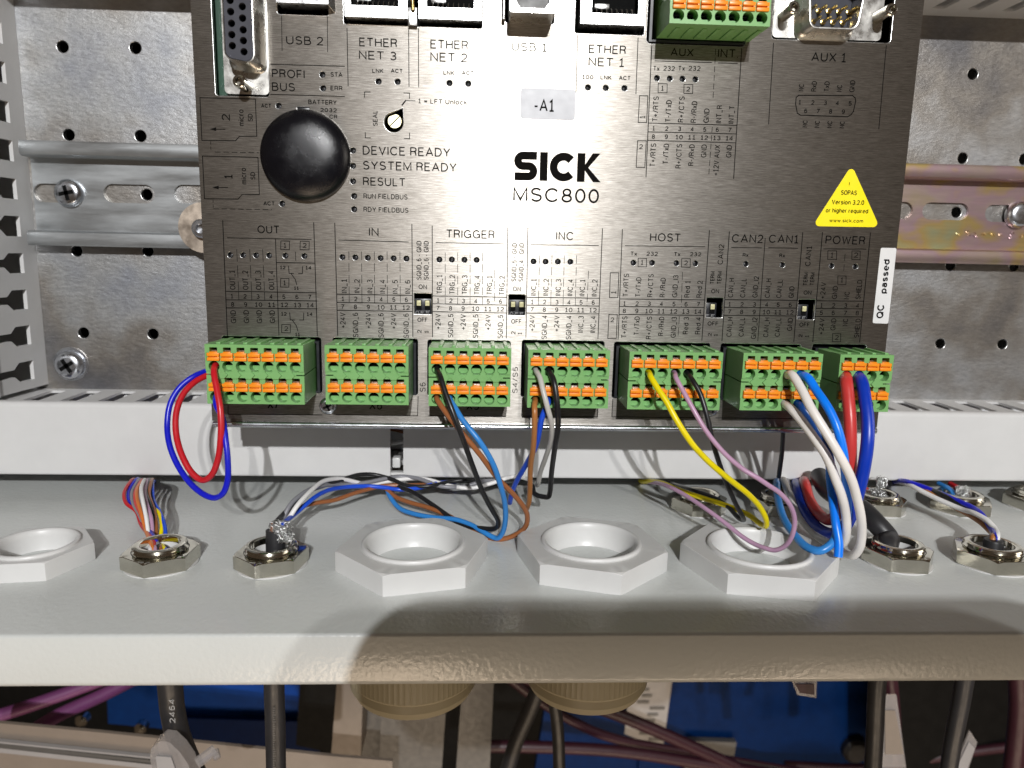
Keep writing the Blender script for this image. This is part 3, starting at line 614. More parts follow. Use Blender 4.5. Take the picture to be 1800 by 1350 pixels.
# the keyway above the cap must not overlap its round hole: keep it just clear
face = MB().plate([(XL, ZB), (XR, ZB), (XR, ZT), (XL, ZT)], fh, 0.0, 1.0)
fp = part('faceplate', face, 'brushed', ctl, uv=True, smooth=0); fp.data.materials.append(M['tin'])
for pl in fp.data.polygons:
    if abs(pl.normal.y) < 0.5: pl.material_index = 1
def rim(poly, y0, c, mat, parent, name='rim'):
    """rolled edge just inside an opening"""
    n = len(poly); ar = sum(poly[i - 1][0] * poly[i][1] - poly[i][0] * poly[i - 1][1] for i in range(n)); sgn = 1 if ar > 0 else -1
    def off(d):
        out = []
        for i in range(n):
            p = Vector(poly[i]); a = (p - Vector(poly[i - 1])); b2 = (Vector(poly[(i + 1) % n]) - p)
            a = a.normalized() if a.length > 1e-6 else b2.normalized(); b2 = b2.normalized() if b2.length > 1e-6 else a
            m_ = Vector((-(a.y + b2.y), a.x + b2.x)).normalized() * sgn; out.append((p.x + m_.x * d, p.y + m_.y * d))
        return out
    vs = []; fs = []; prof_ = [(0.0, -0.012), (0.10 * c, -0.014), (0.45 * c, 0.10 * c), (0.8 * c, 0.40 * c), (1.0 * c, 0.95 * c), (1.0 * c, 0.98)]
    for d, y in prof_: vs += [(a, y0 + y, b2) for a, b2 in off(d - 0.02)]
    for k in range(len(prof_) - 1): fs += [(k * n + i, k * n + (i + 1) % n, (k + 1) * n + (i + 1) % n, (k + 1) * n + i) for i in range(n)]
    return part(name, MB().add(vs, fs), mat, parent, smooth=70)
rim_me = MB().lathe([(0.875, -0.012), (0.84, -0.01), (0.79, 0.07), (0.755, 0.2), (0.75, 0.98)], (0, 0, 0), 'y', 20).mesh('hole_rim', 'tin', 70)
for px, py in LED:
    q = P(px, py); place('hole_rim', rim_me, ctl, (q.x - ctl.location.x / MM, -ctl.location.y / MM, q.z - ctl.location.z / MM))
for h_ in fh[len(LED):]:
    rim(h_, 0.0, 0.22, 'tin', ctl, 'opening_rim')
hs = MB()
hs.box(XL + 0.6, XL + 1.8, 1.01, 57, ZB + 0.5, ZT).box(XR - 1.8, XR - 0.6, 1.01, 57, ZB + 0.5, ZT).box(XL + 0.6, XR - 0.6, 1.01, 57, ZB + 0.2, ZB + 1.2).box(XL + 0.6, XR - 0.6, 56, 57, ZB + 1.2, ZT).box(XL + 0.6, XR - 0.6, 1.01, 57, ZT - 1, ZT)
part('housing', hs, 'tin', ctl)
part('inner_shade', MB().box(XL + 2, XR - 2, 10.5, 11, ZB + 1.5, ZT - 2), 'void', ctl)
lip = MB(); z1 = ZB - 0.02; r_ = 0.88
pr = [(0.9, z1)] + [(-0.35 + -0.0 - r_ * math.sin(R(a)), z1 - r_ + r_ * math.cos(R(a))) for a in range(0, 181, 20)] + [(0.9, z1 - 2 * r_)]
vs = [(x, a, b) for x in (XL + 0.5, XR - 0.4) for a, b in pr]; k = len(pr)
lip.add(vs, [(i, (i + 1) % k, k + (i + 1) % k, k + i) for i in range(k)] + [tuple(range(k)), tuple(range(k, 2 * k))])
part('bottom_rim', lip, 'steel', ctl, smooth=60)
# indicator lamps behind the holes: shared mesh, one object each
led_me = MB().lathe([(0.84, 0.7), (0.84, -0.1), (0.55, -0.35), (0.01, -0.45)], (0, 0, 0), 'y', 14).mesh('indicator_lamp', 'black')
for px, py in LED:
    q = P(px, py); place('indicator_lamp', led_me, ctl, (q.x - ctl.location.x / MM, 1.5 - ctl.location.y / MM, q.z - ctl.location.z / MM))
# battery cap: grained dome
cz = P(536, 273.5, -1.5)
prof = [(11.0, 1.2), (11.9, -0.05), (11.95, -0.9)] + [(11.9 * math.cos(R(a)) * 0.5 + 11.9 * 0.5 * (1 - (a / 90) ** 2) ** 0.5 if a < 90 else 0.01, -0.9 - 4.2 * math.sin(R(a)) ** 0.9) for a in range(6, 91, 6)]
part('battery_cap', MB().lathe(prof, (cz.x, 0, cz.z), 'y', 64), 'cap', ctl, smooth=60)
tb = prect(522, 188.5, 544, 199, 0, 0.2)
part('cap_latch', MB().box(min(a for a, b in tb), max(a for a, b in tb), 0.3, 1.6, min(b for a, b in tb), max(b for a, b in tb), 0.1), 'black', ctl)
# sealed screw in its tear-shaped opening
q = P(694, 213.5, 2)
sl = part('lock_screw', MB().lathe([(1.95, 3), (1.95, 0.2), (1.8, 0), (0.01, 0)], (q.x, 1.6, q.z), 'y', 28), 'brass', ctl)
part('screw_slot', MB().add([(q.x + a, 1.55, q.z + b) for a, b in ((-1.35, -1.15), (-1.15, -1.35), (1.35, 1.15), (1.15, 1.35))], [(0, 1, 2, 3)]), 'void', sl, smooth=0)
for px, py in ((577, 713), (1249, 717), (1010, 745)):
    if py > 740: continue
    q = P(px, py); s_ = screw('panel_screw', ctl, (q.x, -0.02, q.z), 2.45, 1.3, rot=0.4)
# DIP switches
for i, (x0, y0, x1, y1, nsw) in enumerate(((727, 515, 759.5, 552.8, 2), (893, 517, 924, 555, 2), (1240.5, 522.6, 1271.4, 559, 1), (1401.6, 525.6, 1433, 562.4, 1))):
    rr = prect(x0, y0, x1, y1, 2.4, 0.2); xa, xb = min(a for a, b in rr), max(a for a, b in rr); za, zb = min(b for a, b in rr), max(b for a, b in rr)
    cut = 0.30 if nsw == 2 else 0.30
    bx0, bx1 = (xa - 0.2, xb - 0.1) if nsw == 2 else (xa - 1.2, xa + 3.2)
    dip = part('dip_switch', MB().box(bx0, bx1, 2.5, 6, za - 0.1, zb - 1.6, 0.08), 'header', ctl)
    xs = ((xa + xb) / 2 - 1.1, (xa + xb) / 2 + 1.3) if nsw == 2 else (xa + 1.9,)
    for x in xs:
        part('slider_slot', MB().box(x - 0.75, x + 0.75, 2.46, 2.6, za + 1.3, za + 4.1), 'void', dip)
        part('slider', MB().box(x - 0.6, x + 0.6, 1.9, 2.7, za + 2.5, za + 4.0, 0.1).box(x - 0.45, x + 0.45, 1.75, 1.95, za + 3.2, za + 3.7), 'slider', dip)
    for j, ch in enumerate('OFF' if nsw == 2 else 'FF'):
        w_ = 0.95; o_ = xa + 0.55 + j * 1.5 if nsw == 2 else xa + 0.2 + j * 1.5
        TEXTS.append(('dip', ch, Vector((o_, 2.42, za + 0.15)), Vector((1, 0, 0)), Vector((0, 0, 1)), w_, 0.85))

# --- ports along the top
def port_shell(name, x0, x1, zb, zt, e, hx0, hx1, hz, mat='tin', lab=None):
    """box shell, open front window hx0..hx1 above hz"""
    t_ = part(name, MB().plate([(x0, zb), (x1, zb), (x1, zt), (x0, zt)], [[(hx0, hz), (hx1, hz), (hx1, zt - 2), (hx0, zt - 2)]], -e, -e + 0.5)
              .box(x0, x0 + 0.5, -e + 0.5, 8, zb, zt).box(x1 - 0.5, x1, -e + 0.5, 8, zb, zt).box(x0 + 0.5, x1 - 0.5, -e + 0.5, 8, zb, zb + 0.5).box(x0 + 0.5, x1 - 0.5, -e + 0.5, 8, zt - 0.5, zt), mat, ctl, label=lab)
    return t_
for x0, x1, yb, h0, h1, hy in ((606, 716, 30.5, 617, 701, 10), (736, 846.5, 34, 750, 833.5, 13.5), (1021, 1134, 43, 1040, 1122, 24)):
    e = 3.2; a = P(x0, 20, -e).x; b = P(x1, 20, -e).x; zb = P((x0 + x1) / 2, yb, -e).z
    s_ = port_shell('ethernet_port', a, b, zb, zb + 14.5, e, P(h0, 20, -e).x, P(h1, 20, -e).x, P((x0 + x1) / 2, hy, -e).z)
    wx0, wx1, wz = P(h0, 20, -e).x, P(h1, 20, -e).x, P((x0 + x1) / 2, hy, -e).z
    part('port_cavity', MB().box(wx0 - 0.2, wx1 + 0.2, -e + 4.5, -e + 5, wz - 0.3, zb + 13).box(wx0 - 0.2, wx1 + 0.2, -e + 0.6, -e + 4.4, wz - 0.3, wz - 0.1), 'void', s_)
    pins = MB()
    for k in range(8):
        x = wx0 + (wx1 - wx0) * (0.12 + 0.11 * k) ; pins.tube([(x, -e + 0.9, wz + 0.1), (x, -e + 1.6, wz + 1.4), (x, -e + 3.6, wz + 2.2)], 0.16, 6, 3)
    part('contact_pins', pins, 'nickel2', s_, kind=None)
    part('spring_tab', MB().box(wx0 + 1.0, wx0 + 4.9, -e + 1.8, -e + 2.2, wz + 1.6, wz + 2.9, 0.1), 'tin', s_)
part('port_spring', MB().box(P(718, 20).x, P(734, 20).x, -1.6, -1.2, P(726, 48).z, P(726, 16).z, 0.1).box(P(722, 20).x, P(729, 20).x, -1.9, -1.6, P(726, 46).z, P(726, 24).z), 'tin', ctl)
part('port_spring', MB().cyl((P(726, 20, -3).x, -2.6, P(726, 17, -3).z), (P(726, 20, -3).x - 0.3, -2.8, P(726, -12, -3).z), 0.5), 'gold', ctl)
e = 4.0; a, b = P(487, 5, -e).x, P(575, 5, -e).x; zb = P(530, 5.5, -e).z
s_ = port_shell('usb_port', a, b, zb, zb + 7, e, a + 2.2, b - 2.2, zb + 0.75)
part('port_cavity', MB().box(a + 0.6, b - 0.6, 1, 1.5, zb + 0.6, zb + 6.2), 'void', s_)
for sg, xx in ((-1, a), (1, b)): part('spring_tab', MB().add([(xx, -e + 0.1, zb + 6), (xx, -e + 0.1, zb), (xx + sg * 1.1, 0.4, zb - 1.0), (xx + sg * 1.1, 0.4, zb + 5), (xx + sg * 0.3, -e + 0.1, zb + 6), (xx + sg * 0.3, -e + 0.1, zb), (xx + sg * 1.4, 0.4, zb - 1.0), (xx + sg * 1.4, 0.4, zb + 5)], [(0, 1, 2, 3), (4, 5, 6, 7), (0, 1, 5, 4), (1, 2, 6, 5), (2, 3, 7, 6), (3, 0, 4, 7)]), 'tin', s_)
e = 9.5; a, b = P(896, 10, -e).x, P(977, 10, -e).x; zb = P(936, 22, -e).z; xm = (a + b) / 2
Dh = [(xm - 3.1, zb + 1.0), (xm + 3.1, zb + 1.0), (xm + 4.3, zb + 2.6), (xm + 4.3, zb + 8), (xm - 4.3, zb + 8), (xm - 4.3, zb + 2.6)]
s_ = part('usb_port', MB().plate(rrect(a, b, zb, zb + 11, 0.7, 4), [Dh], -e, -e + 0.6).plate(rrect(a, b, zb, zb + 11, 0.7, 4), [rrect(a + .6, b - .6, zb + .6, zb + 10.4, 0.4, 3)], -e + 0.61, 6), 'nickel2', ctl, label='tall square socket standing proud of the front')
part('port_cavity', MB().box(a + 0.7, b - 0.7, -e + 3, -e + 3.5, zb + 0.7, zb + 10), 'greym', s_)
for xx in (a - 1.3,): part('side_spring', MB().cyl((xx, -2.2, zb + 11), (xx, -2.2, P(891, 34, -2.2).z), 0.45), 'tin', s_)

# female nine-hole connector, upright, left
def standoff(parent, base, top, r):
    s_ = part('threaded_post', MB().lathe([(r, 0), (r, top[1] - base[1] + 0.2), (r * 0.86, top[1] - base[1]), (r * 0.62, top[1] - base[1]), (r * 0.58, top[1] - base[1] + 1.6), (0.01, top[1] - base[1] + 1.7)], base, 'y', 6 * 4), 'nickel', parent)
ser = part('serial_port', MB().plate(prect(391, -40, 470, 166, 0.6, 1.2), [], 0.4, 1.3), 'nickel2', ctl, label='upright socket with nine holes')
part('circuit_board', MB().box(P(374, 80, 3).x - 1, P(392, 80, 3).x + 2, 3.4, 4.6, P(380, 176, 3).z, 125), 'pcb', ctl)
e = 7.0; fr = prect(395, -25, 442, 106, -e, 1.9); xs_ = [q_[0] for q_ in fr]; zs_ = [q_[1] for q_ in fr]
fx0, fx1, fz0, fz1 = min(xs_), max(xs_), min(zs_), max(zs_)
def drim(g, y, sk=0.5, cyc=10):   # rounded trapezoid outline grown by g
    return [(x + (g if x > (fx0 + fx1) / 2 else -g), z + (g if z > (fz0 + fz1) / 2 else -g) + (0.0 if x > (fx0 + fx1) / 2 else sk * (1 if z < (fz0 + fz1) / 2 else -1))) for x, z in rrect(fx0, fx1, fz0, fz1, 2.0, 8)]
def loft(loops, cap=False):
    mb = MB(); n = len(loops[0][1])
    vs = [AX['y'](a, b, y) for y, lp in loops for a, b in lp]
    fs = [(k * n + i, k * n + (i + 1) % n, (k + 1) * n + (i + 1) % n, (k + 1) * n + i) for k in range(len(loops) - 1) for i in range(n)]
    if cap: fs.append(tuple((len(loops) - 1) * n + i for i in range(n)))
    return mb.add(vs, fs)
part('socket_shell', loft([(0.4, drim(1.5, 0)), (-0.6, drim(1.3, 0)), (-1.2, drim(0.6, 0)), (-e, drim(0.42, 0)), (-e - 0.05, drim(0.25, 0)), (-e + 0.3, drim(0.1, 0))]), 'nickel2', ser, smooth=50)
ins_h = [circ(P(px, py, -e).x, P(px, py, -e).z, 0.92, 16) for px, py in ((405, 20), (406.5, 40.6), (407, 60.5), (408, 80), (425.5, 11), (426, 31.5), (427, 52), (427.5, 71), (428.5, 90.5), (404, 0), (424, -9))]
part('socket_insert', MB().plate(drim(0.08, 0), ins_h, -e + 0.15, -e + 3), 'insert', ser)
part('socket_insert', MB().plate(drim(0.0, 0), [], -e + 3.2, -e + 3.4), 'void', ser, label='dark bottom of the nine holes')
standoff(ser, (P(434, 153, 0.4).x, 0.4, P(434, 153, 0.4).z), (0, -6.6, 0), 1.55)

# male nine-pin connector, right
ser = part('serial_port', MB().plate(prect(1361, -45, 1554, 69, 0.2, 1.2), [], 0.2, 1.0), 'nickel2', ctl, label='wide plug with nine bare pins')
e = 6.5; fr = prect(1424, -30, 1516, 46.5, -e, 1.9); fx0, fx1 = min(a for a, b in fr), max(a for a, b in fr); fz0, fz1 = min(b for a, b in fr), max(b for a, b in fr)
def drim2(g): return [(x + (g if x > (fx0 + fx1) / 2 else -g) + (0 if z > (fz0 + fz1) / 2 else (0.9 if x < (fx0 + fx1) / 2 else -0.9)), z + (g if z > (fz0 + fz1) / 2 else -g)) for x, z in rrect(fx0, fx1, fz0, fz1, 2.0, 8)]
part('plug_shell', loft([(0.2, drim2(1.9)), (-0.8, drim2(1.7)), (-1.4, drim2(0.9)), (-e, drim2(0.6)), (-e - 0.05, drim2(0.4)), (-e + 0.1, drim2(0.15)), (-0.4, drim2(0.15))]), 'nickel2', ser, smooth=50)
part('plug_insert', MB().plate(drim2(0.1), [], -0.6, -0.2), 'insert', ser)
for px, py in ((1443, 29.2), (1460.5, 29.7), (1478.5, 30), (1496, 30.7), (1435.5, 9), (1453, 9.7), (1471, 10.2), (1489, 11), (1507, 12)):
    q = P(px, py, -5.4); part('pin', MB().cyl((q.x, -0.6, q.z), (q.x, -5.1, q.z), 0.42, n=12).cyl((q.x, -5.1, q.z), (q.x, -5.4, q.z), 0.42, 0.22, n=12).lathe([(0.75, -0.6), (0.75, -1.0), (0.4, -1.1)], (q.x, 0, q.z), 'y', 14), 'gold', ser)
for px, py in ((1377, 27), (1543, 31)):
    q = P(px, py, 0.2); standoff(ser, (q.x, 0.2, q.z), (0, -6.8, 0), 1.55)

# black header sockets the plugs sit in
plug_defs = [(7, (374.2, 644), (521, 645.5), OPEN[0]), (6, (584.4, 645), (704.9, 647.5), OPEN[1]), (6, (766, 648.5), (885.7, 651), OPEN[2]), (6, (941.5, 652.6), (1058, 653.6), OPEN[3]),
             (7, (1117.8, 655), (1256.5, 658), OPEN[4]), (6, (1316.8, 657.3), (1431.8, 659.8), OPEN[5]), (4, (1487, 660.5), (1555, 661), OPEN[6])]
for n_, a, b, op in plug_defs + [(7, None, None, (1138, -40, 1315, 80, 1.2))]:
    rr = prect(op[0] + 3.5, max(op[1] + 7, -30), op[2] - 3, op[3] - 2, 0.5, 0.4)
    xa, xb = min(p[0] for p in rr), max(p[0] for p in rr); za, zb = min(p[1] for p in rr), min(126, max(p[1] for p in rr))
    part('header_socket', MB().plate([(xa, za), (xb, za), (xb, zb), (xa, zb)], [[(xa + 0.7, za + 0.5), (xb - 0.7, za + 0.5), (xb - 0.7, zb - 0.5), (xa + 0.7, zb - 0.5)]], -0.6, 9, 'y'), 'header', ctl)

# stickers
def sticker(name, outline, mat, label, y=-0.03):
    return part(name, MB().plate(outline, [], y - 0.06, y), mat, ctl, label=label)
sticker('name_sticker', prect(914.6, 155.8, 1011.4, 210, 0, 0.9), 'grey_l', 'grey sticker printed with -A1')
A_, B_, C_ = P(1497, 290), P(1428, 397.5), P(1546, 399.5)
def round_tri(pts, r):
    out = []
    n = len(pts)
    for i in range(n):
        p = Vector(pts[i]); a = (Vector(pts[i - 1]) - p).normalized(); b = (Vector(pts[(i + 1) % n]) - p).normalized()
        half = a.angle(b) / 2; dd = r / math.tan(half); p0 = p + a * dd; p1 = p + b * dd; c = p + (a + b).normalized() * (r / math.sin(half))
        a0 = math.atan2(p0.y - c.y, p0.x - c.x); a1 = math.atan2(p1.y - c.y, p1.x - c.x); da = (a1 - a0 + math.pi) % (2 * math.pi) - math.pi
        out += [(c.x + r * math.cos(a0 + da * k / 6), c.y + r * math.sin(a0 + da * k / 6)) for k in range(7)]
    return out
sticker('warning_sticker', round_tri([(A_.x, A_.z), (B_.x, B_.z), (C_.x, C_.z)], 1.1), 'yellow_l', 'yellow triangle sticker with small print')
qc = [P(1548, 435.5), P(1577.5, 436), P(1563, 569), P(1533.5, 568)]
sticker('check_sticker', round_tri([(min(q.x, XR - 0.1), q.z) for q in qc], 0.5), 'white_l', 'white sticker on the right edge printed QC passed')

# ------------------------------------------------------------------ printing on the front
b = 'upper'
T(b, 'USB 2', 503, 568, 64, 79); L(b, [(495, 29), (496, 89)], 1); L(b, [(575.5, 29), (576, 91)], 1)
T(b, 'ETHER', 631.5, 698, 67, 82.6); T(b, 'NET 3', 631, 697, 90, 105.3)
L(b, [(610, 50), (612, 151)]); L(b, [(718.3, 50), (719, 152)]); L(b, [(735.5, 50), (736, 153)]); L(b, [(843.6, 54), (843.6, 157)])
T(b, 'ETHER', 756.5, 822.7, 70.5, 86.4); T(b, 'NET 2', 756.5, 821.5, 93, 108.8)
for x0, y0 in ((654.5, 121), (779.4, 124.6)): T(b, 'LNK', x0, x0 + 19.5, y0, y0 + 7.4); T(b, 'ACT', x0 + 32.5, x0 + 53.5, y0, y0 + 7.4)
L(b, [(476, 113), (605.6, 116.6)]); L(b, [(476, 166), (605.6, 169.5)])
T(b, 'PROFI', 478, 535.6, 122.2, 137.3); T(b, 'BUS', 478, 518.5, 145.3, 160.3); T(b, 'STA', 581, 602, 127, 135.3); T(b, 'ERR', 581, 602, 151, 159.2)
T(b, 'ACT', 459, 477, 182.4, 189.6); T(b, 'BATTERY', 542, 592, 175.7, 184); T(b, '2032', 563, 592, 190, 197.3); T(b, 'CR', 579, 593, 201.5, 209)
L(b, [(640.7, 171), (640.7, 161.8), (650.7, 161.8)]); L(b, [(710, 163.4), (720, 163.7), (719.6, 173)]); L(b, [(642, 233), (642.3, 242.5), (651, 242.5)]); L(b, [(720, 234), (720, 244), (710.6, 243.8)])
T(b, '1 = LFT Unlock', 735, 821, 174.5, 183); L(b, [(729.5, 177.3), (713, 177)]); L(b, [(713, 177), (707, 184.5)], 2.2); V(b, 'SEAL', 659.5, 221.6, 194.4, 8)
b = 'middle'
T(b, 'DEVICE READY', 637.6, 791.5, 258.3, 274); T(b, 'SYSTEM READY', 638, 802.5, 284.8, 300.3); T(b, 'RESULT', 638, 712.8, 312.2, 327)
T(b, 'RUN FIELDBUS', 639, 716.5, 341, 350); T(b, 'RDY FIELDBUS', 639, 718, 364.5, 373.3); T(b, 'ACT', 463, 483, 354, 361.4)
for dy, dx, dg in ((0, 0, '2'), (102.5, 4.5, '1')):
    L(b, [(351.5 + dx, 171.8 + dy), (449 + dx, 174.2 + dy), (451.5 + dx, 239.5 + dy), (421 + dx, 239.7 + dy), (414 + dx, 247.5 + dy), (355 + dx, 246.8 + dy), (351.5 + dx, 171.8 + dy)], 1.3)
    L(b, [(395.5 + dx, 227.2 + dy), (374 + dx, 227.2 + dy)], 1.2)
    a_ = [P(368.5 + dx, 227 + dy), P(380 + dx, 223.8 + dy), P(380 + dx, 230.4 + dy)]
    LINES[b].add([(q.x, -0.05, q.z) for q in a_], [(0, 1, 2)])
    V(b, dg, 397 + dx, 212 + dy, 200.5 + dy, 13.5); V(b, 'micro', 423.5 + dx, 221.5 + dy, 192.5 + dy, 9.5); V(b, 'SD', 440 + dx, 213.5 + dy, 200 + dy, 8)
L(b, [(370.5, 248.5), (370.8, 263)], 0.9, dash=(0.8, 0.5)); L(b, [(378, 267.2), (455, 268.6)], 0.9, dash=(1.5, 0.7))
L(b, [(374.5, 351), (375, 366.5)], 0.9, dash=(0.8, 0.5)); L(b, [(375, 367), (478, 368.5)], 0.9, dash=(1.5, 0.7))
T(b, 'MSC800', 902, 1053, 330.5, 355.8)
T(b, 'USB 1', 899.5, 961.5, 75.3, 90.3); L(b, [(891.8, 50), (891.6, 100)], 1); L(b, [(970.7, 45), (969.2, 102)], 1)
T(b, 'ETHER', 1035, 1100.5, 79.3, 94.6); T(b, 'NET 1', 1034.5, 1097.5, 101.6, 117)
L(b, [(1015.3, 62), (1012.6, 162.4)]); L(b, [(1121.6, 66.7), (1117.8, 165)])
T(b, '100', 1023.4, 1043, 132, 139.3); T(b, 'LNK', 1055.5, 1075, 132.6, 140); T(b, 'ACT', 1088, 1108.5, 133.3, 140.8)
# maker's name as heavy strokes
sk = MB(); sx0, sx1, sy0, sy1 = 903.0, 1056.0, 265.8, 316.6
def SP(u, v_): q = P(sx0 + u * (sx1 - sx0), sy1 - v_ * (sy1 - sy0)); return (q.x, q.z)
SICKS = []
def stroke(pts, w):
    out = []
    for i, p in enumerate(pts):
        a = Vector(pts[max(0, i - 1)]); c = Vector(pts[min(len(pts) - 1, i + 1)]); d = (c - a).normalized(); nn = Vector((-d.y, d.x)) * (w / 2)
        out.append((p[0] + nn.x, p[1] + nn.y, p[0] - nn.x, p[1] - nn.y))
    vs = []; fs = []
    for q in out: vs += [(q[0], -0.055, q[1]), (q[2], -0.055, q[3])]
    for i in range(len(out) - 1): fs.append((2 * i, 2 * i + 1, 2 * i + 3, 2 * i + 2))
    mb = MB().add(vs, fs); SICKS.append(mb)
sw = 2.12; W_ = SP(1, 0)[0] - SP(0, 0)[0]; H_ = SP(0, 1)[1] - SP(0, 0)[1]; ox, oz = SP(0, 0)
def arc(cx, cy, rx, ry, a0, a1, n=18): return [(ox + cx + rx * math.cos(R(a0 + (a1 - a0) * k / n)), oz + cy + ry * math.sin(R(a0 + (a1 - a0) * k / n))) for k in range(n + 1)]
h2 = sw / 2; mid = H_ / 2; ry = (H_ - sw) / 4; wS = W_ * 0.268
S_ = [(ox + wS - 0.25, oz + H_ - h2)] + arc(ry + h2, H_ - h2 - ry, ry, ry, 90, 270, 14) + [(ox + wS - ry - h2, oz + mid)]
S_ = [(ox + wS - 0.2, oz + H_ - h2), (ox + ry + h2 + 0.3, oz + H_ - h2)] + arc(ry + h2, H_ - h2 - ry, ry, ry, 92, 268, 14) + [(ox + wS - ry - h2 - 0.2, oz + mid)] + arc(wS - ry - h2, mid - ry, ry, ry, 88, -88, 14) + [(ox + 0.2, oz + h2)]
stroke(S_, sw)
xi = W_ * 0.295; stroke([(ox + xi + h2, oz), (ox + xi + h2, oz + H_)], sw)
rc = (H_ - sw) / 2; cxx = W_ * 0.408 + rc + h2; stroke(arc(cxx, mid, rc, rc, 42, 318, 28), sw)
xk = W_ * 0.724; stroke([(ox + xk + h2, oz), (ox + xk + h2, oz + H_)], sw)
kx = ox + xk + sw
for sg in (1, -1):
    yy = oz + mid
    vs = [(kx - 0.02, -0.055, yy + sg * 0.0), (kx + 0.9, -0.055, yy + sg * 0.0), (ox + W_ * (0.985 if sg > 0 else 1.0), -0.055, yy + sg * mid), (ox + W_ * (0.985 if sg > 0 else 1.0) - 2.1, -0.055, yy + sg * mid), (kx - 0.02, -0.055, yy + sg * 0.75)]
    SICKS[3].add([(a, -0.057 - 0.003 * sg, c) for a, b_, c in vs], [(0, 1, 2, 3, 4)])
for ch, mb in zip('SICK', SICKS): part('logo_letter', mb, 'ink', ctl, smooth=0, label='bold black letter ' + ch)
b = 'aux'
T(b, 'AUX', 1178.8, 1219.3, 84.9, 99); T(b, 'INT.', 1262, 1298, 86.4, 101.5); L(b, [(1151.3, 107), (1250.8, 110)]); L(b, [(1262.6, 110.8), (1296, 111.4)])
L(b, [(1145.5, 82), (1135.5, 311)], 1.4); L(b, [(1303.7, 85.6), (1289.6, 313.5)], 1.4); L(b, [(1258, 86), (1253.2, 176)], 1, dash=(1.5, 0.7)); L(b, [(1252, 223), (1246, 306)], 1, dash=(1.5, 0.7))
for x0, s_, w_ in ((1148, 'Tx', 11.4), (1166, '232', 20.3), (1192, 'Tx', 12), (1210.3, '232', 21)): T(b, s_, x0, x0 + w_, 116, 124.6)
BX(b, 1157, 147, 1172.7, 163); BX(b, 1202.3, 148.5, 1217.8, 164.3); T(b, '1', 1162, 1167, 150.5, 159.5); T(b, '2', 1206.5, 1213, 152.5, 161)
xs7 = [1149.3, 1172, 1194.6, 1216.8, 1238.7, 1260.9, 1282.8]
for i, s_ in enumerate(('T+/RTS', 'T-/TxD', 'R+/CTS', 'R-/RxD', 'GND', 'INT_R', 'INT_T')): V(b, s_, xs7[i] + 3, 214 + i * 0.55, (169.5, 175.8, 169.5, 177.5, 190.6, 185, 186)[i], 9.5)
for i, s_ in enumerate(('T+/RTS', 'T-/TxD', 'R+/CTS', 'R-/RxD', 'GND', '+12V AUX', 'GND')): V(b, s_, xs7[i] - 1.5, (293.4, 288.4, 296, 291.4, 277, 309, 277)[i], 252 + i * 0.5, 9.5)
def nums(b, xs, first, y, dy, h=8.0):
    for i, x in enumerate(xs):
        s_ = str(first + i); w_ = 5.6 if len(s_) == 1 else 13
        if s_ == '1': T(b, s_, x - 2.5, x + 2.5, y + dy * i, y + dy * i + h)
        else: T(b, s_, x - w_ / 2, x + w_ / 2, y + dy * i, y + dy * i + h)
nums(b, xs7, 1, 221.6, 0.5); nums(b, [x - 0.8 for x in xs7], 8, 236, 0.5)
L(b, [(1140, 216.2), (1294, 220.3)]); L(b, [(1139.3, 231.7), (1293, 235.4)]); L(b, [(1138.6, 246.8), (1292, 251)])
L(b, [(1124.3, 168.2), (1138.8, 168.4), (1136.6, 215.5), (1121.8, 215.2), (1124.3, 168.2)]); L(b, [(1120.8, 247.4), (1136, 247.6), (1133.4, 294.2), (1118.3, 294), (1120.8, 247.4)])
V(b, '1', 1129.5, 208.5, 201.5, 9); T(b, '2', 1123.5, 1130, 253.5, 262)
b = 'aux one'
T(b, 'AUX 1', 1426.3, 1487.7, 92.7, 108.8); L(b, [(1359.6, 76), (1351, 218)]); L(b, [(1557.8, 80.6), (1544.7, 226.6)])
dp = [(1404, 167.5), (1498.6, 168.2), (1503, 172), (1504, 178), (1500, 196), (1496, 201.5), (1490, 205.3), (1407, 202.5), (1401.5, 199), (1398.5, 183), (1399.3, 171.5), (1404, 167.5)]
L(b, dp, 1.5)
nums(b, [1406.2, 1428.6, 1450.7, 1472, 1494.3], 1, 175.8, 0.5); nums(b, [1416.2, 1438, 1460, 1482.2], 6, 191, 0.5)
for i, s_ in enumerate(('NC', 'RxD', 'TxD', 'NC', 'GND')): V(b, s_, (1408.5, 1430.8, 1453.2, 1475.5, 1498)[i], 160.5 + i * 0.4, (147.5, 142.5, 143, 149, 141)[i], 9)
for i in range(4): V(b, 'NC', (1415, 1436.4, 1458.3, 1480.2)[i], 224 + i * 0.5, 211.5 + i * 0.5, 8.5)

def block(b, title, tx0, tx1, ty, xl0, xl1, xr0, xr1, ytop, ybot, und, rows, tilt, xs, n1, up, upy, ub, dn, dnb, dnt, cap=9.5):
    T(b, title, tx0, tx1, ty, ty + 14.8); L(b, und); L(b, [(xl0, ytop), (xl1, ybot)], 1.4)
    if xr0: L(b, [(xr0, ytop + tilt), (xr1, ybot + tilt)], 1.4)
    for y in rows:
        f_ = (y - ytop) / (ybot - ytop); L(b, [(xl0 + (xl1 - xl0) * f_, y), ((xr0 or xl0) + ((xr1 or xl1) - (xr0 or xl0)) * f_, y + tilt)], 1.4)
    n = len(xs); st = tilt / n
    nums(b, xs, 1, rows[0] + 4.0, st, 8); nums(b, [x + 0.2 - 0.8 for x in xs], n1, rows[1] + 3.6, st, 8)
    for i, s_ in enumerate(up): V(b, s_, xs[i] + 2.2 * (1 if n > 3 else 0), ub + st * i, upy[i] + st * i, cap)
    for i, s_ in enumerate(dn): V(b, s_, xs[i] - 0.5, dnb[i] + st * i, dnt + st * i, cap)
